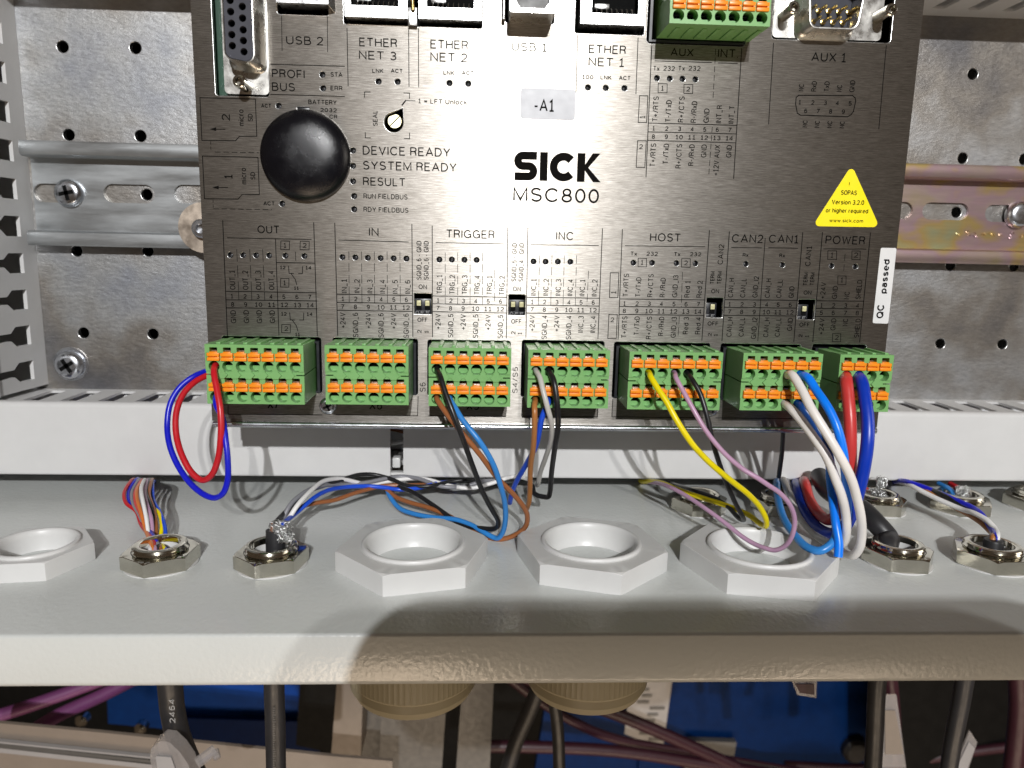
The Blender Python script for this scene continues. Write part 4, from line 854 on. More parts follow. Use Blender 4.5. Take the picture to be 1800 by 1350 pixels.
bl = 'out terminals'
xo = [408, 430.8, 453.6, 476.5, 499, 522, 544.4]
T(bl, 'OUT', 452.5, 491.5, 396.4, 410.4); L(bl, [(400, 418), (547, 421)]); L(bl, [(391.6, 388), (399.8, 590)], 1.4); L(bl, [(551.5, 391.6), (557.8, 590)], 1.4)
L(bl, [(396.5, 512), (556, 514.6)], 1.4); L(bl, [(397, 527), (556.5, 529)], 1.4); L(bl, [(397.8, 541), (557, 543)], 1.4)
nums(bl, xo, 1, 516.6, 0.25); nums(bl, [x + 1 for x in xo], 8, 531, 0.25)
for i in range(4): V(bl, 'OUT_%d' % (i + 1), xo[i] + 0.5, 509.3 + .2 * i, 475.5 + .2 * i, 9.5); V(bl, 'GND', xo[i] + 2.2, 568, 545.2, 9.5)
for x in (416.2, 439, 461.7): L(bl, [(x, 438), (x + 3.2, 511)], 0.9, dash=(3.4, 1.0)); L(bl, [(x + 3.2, 513), (x + 3.8, 527)], 0.9)
L(bl, [(484.3, 421), (490.4, 589)], 1.3); L(bl, [(487, 461.6), (553.5, 462.6)], 1.4); L(bl, [(519.5, 443), (519.8, 458)], 0.9)
BX(bl, 493.8, 423.6, 509, 438.7); T(bl, '1', 498.5, 504, 427, 435.5); BX(bl, 527.8, 424, 543.6, 438.9); T(bl, '2', 532, 539, 427.3, 435.8)
for dy, dx in ((0, 0), (81.5, 2)):
    T(bl, '12', 492 + dx, 502 + dx, 467 + dy, 473.4 + dy); T(bl, '14', 537 + dx, 547.6 + dx, 467.6 + dy, 474 + dy)
    L(bl, [(507.3 + dx, 468 + dy), (508.3 + dx, 480.6 + dy), (516 + dx, 481 + dy)]); L(bl, [(532 + dx, 468.7 + dy), (531.6 + dx, 481 + dy), (524.8 + dx, 481 + dy)])
    L(bl, [(511.5 + dx, 480.7 + dy), (519 + dx, 491 + dy), (521.6 + dx, 500 + dy)]); T(bl, '11', 516.7 + dx, 525.4 + dx, 503.6 + dy, 509.4 + dy)
BX(bl, 493.4, 489.6, 508, 504.4); T(bl, '1', 498, 503, 493, 501.3); BX(bl, 495.4, 570.3, 510.6, 584.7); T(bl, '2', 500, 506.5, 573.5, 581.8)
bl = 'in terminals'; xi_ = [603, 625.4, 648, 670.2, 692.3, 714.4]
block(bl, 'IN', 648.5, 665.5, 400.3, 588.5, 593.7, 724, 725.8, 392.4, 589.5, [(595.6, 421.8), (717.7, 425.4)], (517.1, 531.4, 545.3), 2.2, xi_, 7,
      ['IN_%d' % i for i in range(1, 7)], [490.5] * 6, 514.8, ['+24V', 'SGND_6'] * 3, [577, 592.5] * 3, 549.2)
for x in (613.2, 635.6, 658, 680.4, 703): L(bl, [(x, 442), (x + 0.6, 517.5)], 0.9, dash=(2.3, 0.9)); L(bl, [(x + .6, 519.5), (x + .7, 531.5)], 0.9)
bl = 'trigger terminals'; xt_ = [770.3, 792.6, 814.6, 836.5, 858.2, 880]
block(bl, 'TRIGGER', 784, 869.5, 404.2, 759.7, 760.2, 892.7, 890, 397.4, 592, [(766.5, 426.4), (886, 428.8)], (520.1, 533.9, 547.8), 2.4, xt_, 7,
      ['TRG_1', 'TRG_2', 'TRG_3', 'TRG_4', 'TRG_1', 'TRG_2'], [483] * 6, 516.8, ['+24V', 'SGND_5'] * 3, [579, 593] * 3, 551.5)
for x in (782.6, 804.5, 826.3, 848): L(bl, [(x, 444), (x + 0.1, 519)], 0.9, dash=(2.3, 0.9)); L(bl, [(x, 523), (x, 534)], 0.9)
L(bl, [(869.5, 474), (869, 535)], 0.9, dash=(2.3, 0.9))
bl = 'inc terminals'; xn_ = [935.8, 957.4, 979, 1000.2, 1021.4, 1042.8]
block(bl, 'INC', 977.6, 1008.4, 407.4, 928, 924.4, 1059, 1051, 400.4, 594, [(933.5, 430.2), (1051.8, 431.5)], (522.6, 536.4, 550.3), 1.6, xn_, 7,
      ['INC_1', 'INC_2', 'INC_3', 'INC_4', 'INC_1', 'INC_2'], [490] * 6, 519.5, ['+24V', 'SGND_4', '+24V', 'SGND_4', 'INC_3', 'INC_4'], [582.5, 596, 582.5, 596, 583.5, 584], 554)
for x in (948.6, 970.4, 992, 1013.5): L(bl, [(x, 449), (x - 2, 522)], 0.9, dash=(2.3, 0.9)); L(bl, [(x - 2, 524), (x - 2.2, 536)], 0.9)
L(bl, [(1034.6, 476), (1031.6, 537)], 0.9, dash=(2.3, 0.9))
bl = 'host terminals'; xh_ = [1098, 1119.8, 1141.2, 1162.7, 1184.6, 1206, 1227.4]
block(bl, 'HOST', 1142.5, 1196.8, 410, 1094, 1086.4, 1247, 1233.7, 403.5, 596.4, [(1099, 432), (1238.7, 433.7)], (525.4, 538.7, 552.6), 1.8, xh_, 8,
      ['T+/RTS', 'T-/TxD', 'R+/CTS', 'R-/RxD', 'GND_I3', 'Red 1', 'Red 2'], [481, 487, 481, 487.5, 482.5, 492, 492], 521.6, ['T+/RTS', 'T-/TxD', 'R+/CTS', 'R-/RxD', 'GND_I3', 'Red 3', 'Red 4'], [594, 589, 595.5, 589.5, 592.6, 586, 586], 555.8)
for x0, s_, w_ in ((1108, 'Tx', 12), (1136.3, '232', 20), (1184.6, 'Tx', 11.5), (1212.8, '232', 19.7)): T(bl, s_, x0, x0 + w_, 442.2 + (x0 - 1108) * .01, 449.6 + (x0 - 1108) * .01)
BX(bl, 1121.8, 453.8, 1136.5, 468.8); T(bl, '1', 1126.3, 1131, 457, 465.4); BX(bl, 1198.2, 454.6, 1213.4, 469.6); T(bl, '2', 1202.6, 1209, 458, 466.4)
L(bl, [(1072.8, 479.4), (1087.8, 479.8), (1086, 523.3), (1071.3, 523), (1072.8, 479.4)]); L(bl, [(1070.4, 552.4), (1085, 552.6), (1083.3, 595.2), (1068.4, 595), (1070.4, 552.4)]); V(bl, '1', 1078.6, 516.5, 510, 9); T(bl, '2', 1073.2, 1079.6, 558, 566.3)
L(bl, [(1199.5, 478), (1197.6, 540)], 0.9, dash=(2.3, 0.9)); L(bl, [(1194.2, 556), (1191.6, 594)], 0.9, dash=(2.3, 0.9))
bl = 'can terminals'; xc_ = [1282.8, 1304.2, 1326, 1347.6, 1367.8, 1389]
block(bl, 'CAN2', 1286.5, 1341.5, 412, 1282, 1269, 1411, 1395.3, 407.5, 599, [(1286, 435), (1338.4, 435.8)], (526.7, 540.3, 554.1), 1.4, xc_, 7,
      ['CAN_H', 'CAN_L', 'GND_I2', 'CAN_H', 'CAN_L', 'GND'], [489, 489, 485, 489, 491, 502], 522.8, ['CAN_H', 'CAN_L', 'GND_I2', 'CAN_H', 'CAN_L', 'GND'], [592, 591.5, 595.5, 592, 591, 580.5], 557.6)
T(bl, 'CAN1', 1351.5, 1404, 412.8, 427.4); L(bl, [(1351.3, 435.5), (1402, 436.4)]); T(bl, 'Rx', 1305.4, 1315.8, 445, 451.6); T(bl, 'Rx', 1369.8, 1380, 445.8, 452.3)
L(bl, [(1345, 419), (1332, 599)], 1.2)
bl = 'power terminals'; xp_ = [1444.4, 1465.2, 1486.4, 1507.4]
block(bl, 'POWER', 1451, 1520.8, 414.8, 1445.7, 1428.6, 1530, 1511, 408.7, 600.6, [(1448, 437.5), (1522, 438)], (528.7, 542.1, 556.4), 0.8, xp_, 5,
      ['+24V', 'GND', 'NC', 'SHIELD'], [496, 502.4, 512, 491.5], 525.5, ['+24V', 'GND', 'NC', 'SHIELD'], [588.6, 580.5, 572.8, 593], 559.4)
BX(bl, 1455.2, 440.7, 1470.6, 456.2); T(bl, '1', 1460, 1465.5, 444, 453); BX(bl, 1497.5, 441, 1512, 456.4); T(bl, '2', 1501, 1508.5, 444, 453)
BX(bl, 1472.8, 485, 1487.2, 499.8); T(bl, '1', 1477.5, 1482.5, 488, 496.5); BX(bl, 1463.5, 586.3, 1477.8, 600.4); T(bl, '2', 1467.5, 1474, 589, 597.5)
L(bl, [(1485.4, 446), (1483, 476)], 0.9, dash=(2.0, 1.0))
bl = 'switch captions'
for x1, x2, s1, s2, on, off, yb, yt, two in ((736.5, 749.2, 'SGND_6 - GND', 'SGND_6 - GND', (735.8, 750.4, 500), (733.8, 751.7, 558.2), 491.8, 423.5, (737.2, 749.8, 585.5)),
                                      (903.8, 916.4, 'SGND_5 - GND', 'SGND_4 - GND', (901.5, 915.5, 503.8), (898.5, 916.8, 561), 495, 427, (902.3, 913.8, 588))):
    V(bl, s1, x1, yb, yt, 8.6); V(bl, s2, x2, yb, yt, 8.6); T(bl, 'ON', on[0], on[1], on[2], on[2] + 8.3); T(bl, 'OFF', off[0], off[1], off[2], off[2] + 8); V(bl, '2', two[0], two[2], two[2] - 5.8, 7.5); V(bl, '1', two[1], two[2], two[2] - 5, 7)
for xm_, xt1, xt2, s1, ym_, yt1, on, off, two in ((1267, 1252.2, 1264.6, 'CAN2', 429.5, 476.8, (1250, 1264, 508), (1243.7, 1262.6, 565), (1247.5, 1257.8, 591)), (1421, 1416, 1427.8, 'CAN1', 432.4, 479, (1412.5, 1426.3, 510.6), (1405, 1423.3, 566.8), (1407, 1418.5, 593))):
    V(bl, s1, xm_, ym_ + 35.5, ym_, 9.8); V(bl, 'TERM', xt1, yt1 + 23, yt1, 7.6); V(bl, 'TERM', xt2, yt1 + 23, yt1, 7.6); T(bl, 'ON', on[0], on[1], on[2], on[2] + 7.6); T(bl, 'OFF', off[0], off[1], off[2], off[2] + 7.6)
    V(bl, '2', two[0], two[2], two[2] - 5.5, 7); V(bl, '1', two[1], two[2], two[2] - 5, 7)
V(bl, 'S6', 743, 689, 672, 10.5); V(bl, 'S4/S5', 905.5, 691, 645, 9.5)
T(bl, 'X7', 470, 490, 702.5, 718.5); T(bl, 'X6', 649, 672, 705, 720); T(bl, 'X5', 820, 842, 707, 720.5)
L(bl, [(401, 713), (401, 728), (566, 729.2)], 1.2); L(bl, [(590.5, 729), (734, 731), (735, 697)], 1.2); L(bl, [(753, 731), (888, 732)], 1.2); L(bl, [(918, 700), (917, 731.5), (1050, 732.8), (1051, 700)], 1.2)
L(bl, [(1077, 702), (1075.5, 732.5), (1236, 734.5)], 1.2); L(bl, [(1258, 734.6), (1392, 735.8)], 1.2)
T('tag', '-A1', 938.3, 974.5, 174.8, 196.3, off=0.15)
T('sopas', '!', 1492, 1494, 320, 327.5, off=0.15); T('sopas', 'SOPAS', 1478, 1506, 334.6, 343, off=0.15); T('sopas', 'Version 3.2.0', 1461.8, 1518.7, 351.5, 359.8, off=0.15)
T('sopas', 'or higher required', 1451.2, 1525.8, 366.4, 374.4, off=0.15); T('sopas', 'www.sick.com', 1457.5, 1517, 384.6, 391, off=0.15)
V('qc', 'QC', 1547, 559.6, 535, 13, off=0.15); V('qc', 'passed', 1555, 516, 455.8, 12, off=0.15)

# ------------------------------------------------------------------ the green plugs (lift off, so things of their own)
PF = -14.3
clamp_me = MB().box(-1.15, 1.15, 3.9, 4.3, -1.4, 1.4).box(-0.75, 0.75, 2.0, 3.9, 0.55, 0.75).mesh('wire_clamp', 'void', 0)
bt = MB()
bt.box(-1.0, 1.0, -0.35, 3.4, 0.85, 1.32, 0.08)                               # narrow tab reaching into the notch
bt.box(-1.56, 1.56, -0.62, 2.2, 0.15, 1.02, 0.08).box(-1.56, 1.56, -0.62, 2.2, -1.05, -0.17, 0.08).box(-1.42, 1.42, 0.12, 2.2, -0.95, 0.9).box(1.08, 1.46, -0.55, 0.5, -0.9, 0.9, 0.05)
button_me = bt.mesh('release_button', 'orange')
clip_me = MB().box(-0.8, 0.8, 0.9, 1.1, -0.28, -0.02).mesh('spring_clip', 'nickel2', 0)
def plug_mesh(n):
    w = n * 3.5 + 0.9; h = 15.75; x0 = -w / 2; x1 = w / 2; zt = 5.8; zb = zt - h; xs = [(-(n - 1) / 2 + i) * 3.5 for i in range(n)]
    zm = zt - 8.05
    outer = [(x0, zb), (x1, zb), (x1, zm - 0.17), (x1 - 2.1, zm - 0.17), (x1 - 2.1, zm + 0.17), (x1, zm + 0.17), (x1, zt), (x0, zt), (x0, zm + 0.17), (x0 + 2.1, zm + 0.17), (x0 + 2.1, zm - 0.17), (x0, zm - 0.17)]
    holes = []
    for x in xs:
        for z in (0.0, -8.1):
            holes.append(circ(x, z, 1.43, 24)); holes.append(rrect(x - 1.02, x + 1.02, z + 2.3, z + 5.0, 0.15, 2))
    mb = MB().plate(outer, holes, 0.35, 5.4)
    # slightly raised face strips above and below the buttons
    for z in (0.0, -8.1):
        hs_ = [circ(x, z, 1.43, 24) for x in xs]
        top = z + 1.50; bot = z - 1.9 if z else zb
        if z == 0: bot = zm + 1.0
        mb.plate([(x0, bot), (x1, bot), (x1, top), (x0, top)], hs_, 0.0, 0.34)
        ns = [rrect(x - 1.02, x + 1.02, z + 3.9 - 0.2, z + 5.0, 0.15, 2) for x in xs]
        t2 = zt if z == 0 else zm - 0.9
        t2 = max(t2, z + 5.2) if z else zt
        if z == 0: mb.plate([(x0, z + 3.55), (x1, z + 3.55), (x1, t2), (x0, t2)], ns, 0.0, 0.34)
    mb.box(x0, x0 + 0.28, 0.05, 0.34, 1.5, 3.55).box(x1 - 0.28, x1, 0.05, 0.34, 1.5, 3.55)
    for i in range(n - 1):     # lozenge pads between the tiers
        x = (xs[i] + xs[i + 1]) / 2
        mb.plate([(x - 1.62, zm), (x - 0.7, zm - 1.0), (x + 0.7, zm - 1.0), (x + 1.62, zm), (x + 0.7, zm + 1.0), (x - 0.7, zm + 1.0)], [], -0.12, 0.34)
    # floor ledges in the funnels
    for x in xs:
        for z in (0.0, -8.1): mb.box(x - 1.3, x + 1.3, 2.6, 5.3, z - 1.35, z - 0.1)
    # two body tiers with a dark joint, joined at the back
    mb.box(x0 + 0.02, x1 - 0.02, 5.4, 14.5, zm + 0.17, zt - 0.15).box(x0 + 0.02, x1 - 0.02, 5.4, 14.5, zb + 0.1, zm - 0.17).box(x0 + 0.6, x1 - 0.6, 5.4, 16.5, zm - 0.3, zm + 0.3)
    mb.box(x0 + 0.3, x1 - 0.3, 14.5, 20.0, zb + 1.2, zt - 1.2)
    for i in range(n):        # coding ribs on the top
        x = xs[i]; mb.box(x + 0.35, x + 1.35, 1.3, 12.5, zt - 0.15, zt + 0.42, 0.06)
        mb.box(x + 0.35, x + 1.35, 3.3, 12.5, zb - 0.3, zb + 0.1, 0.06)
    return mb.mesh('plug_housing', 'green', 30), xs
PM = {}
def plug(n, cx, cz, label):
    if n not in PM: PM[n] = plug_mesh(n)
    me, xs = PM[n]; t = thing('terminal_plug', label, 'terminal plug', (cx, PF, cz), 'green two row plugs on the controller')
    place('plug_housing', me, t)
    for z in (0.0, -8.1):
        for x in xs:
            b_ = place('release_button', button_me, t, (x, random.uniform(-0.05, 0.12), z + 2.55 + random.uniform(-0.03, 0.03)))
            place('wire_clamp', clamp_me, t, (x, 0, z)); place('spring_clip', clip_me, t, (x + random.uniform(-.15, .15), 0, z + 4.2))
    return t
labs = ['green plug under OUT with one red wire in its first hole', 'empty green plug under IN with no wires', 'green plug under TRIGGER with black, brown and light blue wires', 'green plug under INC with white, black, brown and blue wires',
        'green plug under HOST with yellow, pale purple and black wires', 'green plug under CAN2 and CAN1 with two white and two blue wires', 'narrow green plug under POWER with thick red and blue wires']
PL = []
for (n_, a, b_, op), lab in zip(plug_defs, labs):
    qa, qb = P(a[0], a[1], PF), P(b_[0], b_[1], PF); PL.append(((qa.x + qb.x) / 2, (qa.z + qb.z) / 2)); plug(n_, PL[-1][0], PL[-1][1], lab)
qa, qb = P(1191.5, 27.5, PF), P(1340.5, 31, PF); plug(7, (qa.x + qb.x) / 2, (qa.z + qb.z) / 2 + 8.1, 'green plug above AUX and INT. at the top edge')
def HOLE(k, col, row):      # wire hole of plug k
    n_ = plug_defs[k][0]; return Vector((PL[k][0] + (-(n_ - 1) / 2 + col) * 3.5, PF, PL[k][1] - 8.1 * row))

bins = build_texts()
names = {'dip': 'inkw'}
for k_, mb_ in bins.items():
    if k_ in LINES: mb_.add(LINES[k_].v, LINES[k_].f)
    part('printed_letters', mb_, names.get(k_, 'ink'), ctl, smooth=0, label={'dip': 'white letters on the small switches', 'tag': 'print on the grey sticker', 'sopas': 'small print on the yellow triangle', 'qc': 'bold print on the white sticker'}.get(k_, 'black print, ' + k_ + ' area'), kind='stuff')

# ------------------------------------------------------------------ cable glands on the bottom sheet
def big_gland(label, cpx, rin, corner, Rc, h=5.0, under=True, n_sub=None):
    zt = ZS + h; c = G(cpx[0], cpx[1], zt + 1.0); c = Vector((c.x, c.y, ZS)); k = G(corner[0], corner[1], zt); rt = math.atan2(k.y - c.y, k.x - c.x)
    t = thing('plastic_gland', label, 'cable gland', c, 'white plastic glands in the gland plate')
    part('hex_nut', MB().hexnut(Rc, h, c + Vector((0, 0, 0.02)), rt, rin + 1.6, 0.955), 'white', t, smooth=22)
    pr = [(rin + 1.75, h * 0.6), (rin + 1.75, h + 0.1), (rin + 1.5, h + 0.12), (rin + 1.45, h + 0.55), (rin + 1.2, h + 0.85), (rin + 0.8, h + 0.92), (rin + 0.35, h + 0.8), (rin, h + 0.3)]
    pr += [(rin - 0.15, h - 1.0), (rin * 0.96, h - 4), (rin * 0.86, h - 7.5), (rin * 0.6, h - 9.2), (rin * 0.3, h - 9.7), (0.01, h - 9.8)]
    part('gland_sleeve', MB().lathe(pr, c, 'z', 64), 'white', t, smooth=60)
    if under:
        # knurled dome nut under the sheet
        mb = MB(); nn = 160; prof_ = [(rin + 2.6, -2.1), (rin + 2.6, -26), (rin + 2.4, -27)] ; vs = []; fs = []
        for r, z in ((rin + 5.5, -2.2), (rin + 5.5, -31.0), (rin + 5.0, -31.8), (rin + 5.1, -34.0), (rin + 3.8, -36.4), (rin + 0.8, -37.8), (rin - 4, -38.3)):
            for i in range(nn):
                rr = r + (0.16 if i % 2 and z > -31.5 else 0); a = 2 * math.pi * i / nn; vs.append((c.x + rr * math.cos(a), c.y + rr * math.sin(a), ZS + z))
        for k_ in range(6):
            for i in range(nn): fs.append((k_ * nn + i, k_ * nn + (i + 1) % nn, (k_ + 1) * nn + (i + 1) % nn, (k_ + 1) * nn + i))
        fs.append(tuple(6 * nn + i for i in range(nn))); part('dome_nut', mb.add(vs, fs), 'domey', t, smooth=25)
    return c
gl1 = big_gland('smaller white gland cut by the left edge', (62, 951), 9.2, (161, 953), 14.6, 5.0, False)
gl2 = big_gland('empty white gland left of centre under the TRIGGER plug', (727, 949), 12.6, (677, 1006), 21.1, 5.8)
gl3 = big_gland('empty white gland right of centre under the INC plug', (1039, 947), 12.4, (1091.5, 1007), 21.2, 5.8)
gl4 = big_gland('white gland with yellow and pale purple wires looping into it', (1335, 957), 12.6, (1292, 997), 21.4, 5.8, under=False)
def nickel_gland(label, cpx, Rc, rot_, h=3.9, inner=True):
    c = G(cpx[0], cpx[1], ZS + h + 0.8); c = Vector((c.x, c.y, ZS)); t = thing('nickel_gland', label, 'cable gland', c, 'nickel plated glands in the gland plate')
    s = Rc / 10.0
    part('seal_washer', MB().lathe([(Rc * 0.93, 0.0), (Rc * 0.93, 0.3), (Rc * 0.6, 0.32)], c + Vector((0.1, 0, 0.02)), 'z', 48), 'white', t)
    part('hex_nut', MB().hexnut(Rc, h, c + Vector((0, 0, 0.36)), rot_, 7.2 * s, 0.93), 'nickel', t, smooth=28)
    pr = [(7.15 * s, h - 0.6), (7.0 * s, h + 0.3)] 
    for k_ in range(2): pr += [(6.6 * s, h + 0.45 + 0.75 * k_), (6.95 * s, h + 0.75 + 0.75 * k_)]
    pr += [(6.7 * s, h + 2.0), (6.2 * s, h + 2.2), (5.3 * s, h + 2.2), (5.0 * s, h + 2.0), (4.9 * s, h - 3.0)]
    part('gland_sleeve', MB().lathe(pr, c, 'z', 56), 'nickel', t, smooth=40)
    part('gland_throat', MB().lathe([(4.85 * s, h + 0.4), (4.6 * s, -1.0), (0.01, -1.2)], c, 'z', 40), 'white', t, smooth=60)
    return c
N1 = nickel_gland('nickel gland at the left with a bundle of thin coloured wires', (282, 962), 10.0, R(-92))
N2 = nickel_gland('nickel gland with a cut black cable and frayed shield', (477, 964), 9.9, R(-100))
N3 = nickel_gland('nickel gland at the right with a thick bent black cable', (1579, 960), 9.9, R(-128))
N4 = nickel_gland('rightmost front nickel gland with blue, white and brown cores', (1745, 962), 10.6, R(-118))
N5 = nickel_gland('nickel gland in the back row below the HOST plug', (1230, 872), 9.6, R(-60))
N6 = nickel_gland('nickel gland in the back row below the POWER plug with frayed shield', (1543, 872), 9.8, R(-70))
N7 = nickel_gland('nickel gland in the back row at the right with twisted foil', (1688, 872), 10.4, R(-60))
N8 = nickel_gland('nickel gland in the back row cut by the right edge', (1822, 868), 10.2, R(-80))
N9 = nickel_gland('nickel gland in the back row behind the big white gland', (1372, 874), 9.6, R(-75))

# ------------------------------------------------------------------ wires
def wire(label, col, r, pts, name='wire', cat='wire', parent=None, n=12):
    """pts: Vectors in mm, or (px, py, Y)"""
    if not isinstance(pts[-1], Vector) and 825 < pts[-1][1] < 853 and pts[-1][0] not in (936, 1369):
        pts = list(pts[:-1]) + [(pts[-1][0] + (pts[-1][0] - pts[-2][0]) * 0.3, 846.5, 46), (pts[-1][0] + (pts[-1][0] - pts[-2][0]) * 0.5, 845, 60)]
    q = [p if isinstance(p, Vector) else P(*p) for p in pts]
    mb = MB().tube(q, r, n, 8)
    if parent is not None: return part(name, mb, 'w_' + col if 'w_' + col in M else col, parent, smooth=80, label=label)
    t = thing(name, label, cat, q[0]); part('insulation', mb, 'w_' + col if 'w_' + col in M else col, t, smooth=80); return t
def plugw(k, c, r_, label, col, r, pts, dz=-0.1, dx=0.0):
    h = HOLE(k, c, r_); h = h + Vector((dx, 0, dz)); return wire(label, col, r, [h + Vector((0, 3.9, 0.35)), h + Vector((0, 0.6, 0.0)), *pts])
plugw(0, 0, 0, 'red wire looping out of the first hole of the OUT plug', 'red', 0.83, [(376, 655, -16.3), (382, 688, -19), (387.5, 722, -21), (388.5, 762, -22), (383, 808, -22), (371, 836, -21), (356, 844, -20), (339, 833, -19), (321, 803, -17), (310, 765, -14), (310, 725, -11), (322, 693, -8), (343, 671, -5), (366, 659, -2), (376, 655, 1)])
plugw(0, 0, 1, 'dark blue wire making the outer loop at the OUT plug', 'blue', 0.78, [(380, 712, -16.5), (391, 735, -19), (397, 775, -22), (400.5, 810, -23), (400, 845, -23), (392, 867, -23), (378, 875, -22), (360, 870, -21), (336, 851, -19), (313, 819, -16), (298, 782, -13), (294, 745, -10), (300, 708, -8), (317, 680, -6), (342, 661, -4), (364, 652, -1), (376, 648, 1)])
plugw(2, 0, 0, 'black wire from the TRIGGER plug down to a sharp bend and back to the bundle', 'black', 0.72, [(774, 662, -17.5), (783, 690, -20), (797, 727, -22), (813, 770, -22), (832, 822, -18), (850, 868, -12), (866, 898, -8), (875, 914, -5), (875, 925, -3), (866, 929.5, -1.5), (850, 929, 0), (827, 926, 3), (802, 916.5, 6), (777, 899, 10), (752, 881.5, 15), (724, 864, 20), (700, 856, 24)])
plugw(2, 0, 1, 'brown wire from the TRIGGER plug curving round above the white gland', 'brown', 0.74, [(784, 725, -17), (803, 750, -19), (843, 798, -19), (873, 838.6, -16), (900, 866, -13), (919, 889, -10), (927, 908, -7), (922, 928, -4), (902, 942, -2), (880, 948, -1), (856, 946.5, 1), (838, 938, 3), (812, 921, 6), (785, 905, 9), (752, 892, 13), (720, 883, 17), (695, 873, 21), (678, 858, 25)])
plugw(2, 1, 1, 'light blue wire from the TRIGGER plug sweeping down to the white gland', 'sky', 0.76, [(800, 717, -17), (813, 738, -19), (843, 775.7, -21), (865.6, 813.5, -20), (879, 851, -17), (887, 881.6, -13), (888.5, 912, -9), (882.5, 938, -5), (874, 946, -3.5), (853, 937, -1), (828, 922.5, 3), (800, 913, 6), (765, 910, 9), (727, 903, 13), (702, 893, 17), (685, 872, 22), (680, 858, 26)])
plugw(3, 0, 0, 'white wire from the INC plug ending in a hooked tip', 'lgrey', 0.72, [(949, 664, -17), (954, 684, -19), (962, 715, -20), (969, 743, -18), (969, 772, -13), (959.5, 803, -6), (950, 830, 2), (946, 850, 8), (942, 846, 14)])
plugw(3, 1, 0, 'black wire from the INC plug bent to a right angle near the sheet', 'black', 0.78, [(973, 668, -16.5), (979, 705, -18), (981, 748, -17), (974.5, 793, -11), (969.5, 831, -4), (967, 863, 2), (964, 873, 4), (957, 873.5, 5.5), (940, 868, 9), (936, 855, 12)])
plugw(3, 0, 1, 'tan brown wire hanging straight from the INC plug', 'tan', 0.78, [(939.5, 714, -17), (940, 730, -18), (938, 781, -14), (932.7, 818.5, -8), (931.5, 856, -1), (930, 882, 4), (926, 894, 8)])
plugw(3, 1, 1, 'royal blue wire from the INC plug passing behind the brown one', 'royal', 0.78, [(962, 712, -16), (953, 733, -16.5), (943, 781, -12), (925, 816, -4), (908, 846, 4), (900, 866, 9), (896, 884, 14)])
plugw(4, 1, 0, 'yellow wire arching from the HOST plug into the white gland', 'yellow', 0.80, [(1144, 663, -17.5), (1157, 684, -20), (1172, 707, -22), (1189.6, 739, -24), (1215, 778, -25), (1240, 806, -24), (1265, 828.6, -23), (1290, 848.7, -21), (1315.5, 869, -19), (1335.6, 891.5, -16), (1346.5, 913, -14), (1346, 925, -12), (1337, 921, -9), (1315.5, 905, -4), (1278, 889, 2), (1240, 877, 8), (1202, 864.5, 14), (1164, 849, 21), (1138, 840, 27)])
plugw(4, 3, 0, 'pale purple wire making the wide loop over the white gland', 'mauve', 0.66, [(1188, 664, -17), (1200, 686, -19), (1214.8, 712.7, -21), (1235, 748, -23), (1252.6, 773, -24), (1277.7, 801, -25), (1308, 826, -26), (1333, 841, -27), (1350, 852.5, -27), (1370, 866, -27), (1387.8, 886.5, -27), (1396.6, 911.7, -26), (1393, 939.4, -25), (1380, 959.5, -23), (1362, 967, -21), (1345, 963.5, -19), (1325, 955.5, -16), (1303, 942, -13), (1277.7, 921.7, -9), (1240, 894, -3), (1202, 869, 5), (1172, 853.8, 13), (1141, 841, 23)])
plugw(4, 4, 0, 'glossy black wire from the HOST plug crossing the yellow one', 'black', 0.70, [(1217, 668, -17), (1230, 690, -19), (1242.5, 730, -21), (1252.6, 775.7, -21.5), (1265, 816, -19), (1280, 856, -15), (1295, 889, -12), (1305, 908, -10), (1307, 914, -8), (1299, 911, -5), (1277.7, 889, 2), (1252.6, 874, 8), (1214.8, 861, 15), (1177, 846, 23)])
plugw(5, 3, 0, 'upper white wire curving down from the CAN plug on the right', 'cream', 1.18, [(1393, 660, -18), (1408, 683, -22), (1426, 718, -26), (1450.7, 758, -29), (1476, 801, -31), (1496, 841, -31), (1506.5, 876.4, -30), (1513, 906.6, -29), (1515, 937, -27), (1511, 962, -25), (1500, 976, -22), (1487, 974, -18), (1470, 962, -12), (1445, 946, -5), (1420, 925, 3), (1395, 890, 12), (1380, 850, 22), (1378, 835, 30)])
plugw(5, 3, 1, 'lower white wire curving down from the CAN plug', 'cream', 1.18, [(1392, 720, -18), (1415.5, 748, -22), (1435.6, 775.7, -25), (1453.2, 803.4, -27), (1468.4, 841, -28), (1481, 876.4, -28), (1487, 906.6, -27), (1488, 931.8, -26), (1483, 952, -23), (1470, 958, -18), (1448, 950, -10), (1425, 932, -2), (1404, 905, 6), (1390, 870, 16), (1385, 840, 28)])
plugw(5, 4, 0, 'bright blue wire beside the upper white wire of the CAN plug', 'azure', 1.15, [(1420, 664, -18), (1434, 685, -21), (1448, 705, -24), (1460, 725, -26), (1472, 753, -28), (1481, 788, -29), (1485.5, 825, -29), (1489, 865, -27), (1490, 900, -23), (1486, 925, -16)])
plugw(5, 4, 1, 'dark blue wire diving behind the white wires of the CAN plug', 'navy', 1.15, [(1411, 717, -16.5), (1424, 733, -18), (1438, 757, -20), (1452, 783, -21), (1460, 815, -21), (1462, 850, -20), (1466, 890, -19), (1471, 928, -19)])
wire('bright blue wire hanging in front to a pointed bend beside the gland', 'azure', 1.15, [(1459, 820, -22), (1460, 845, -22.5), (1464, 880, -24), (1469, 920, -25), (1474.5, 955, -27), (1473.5, 979, -28)])
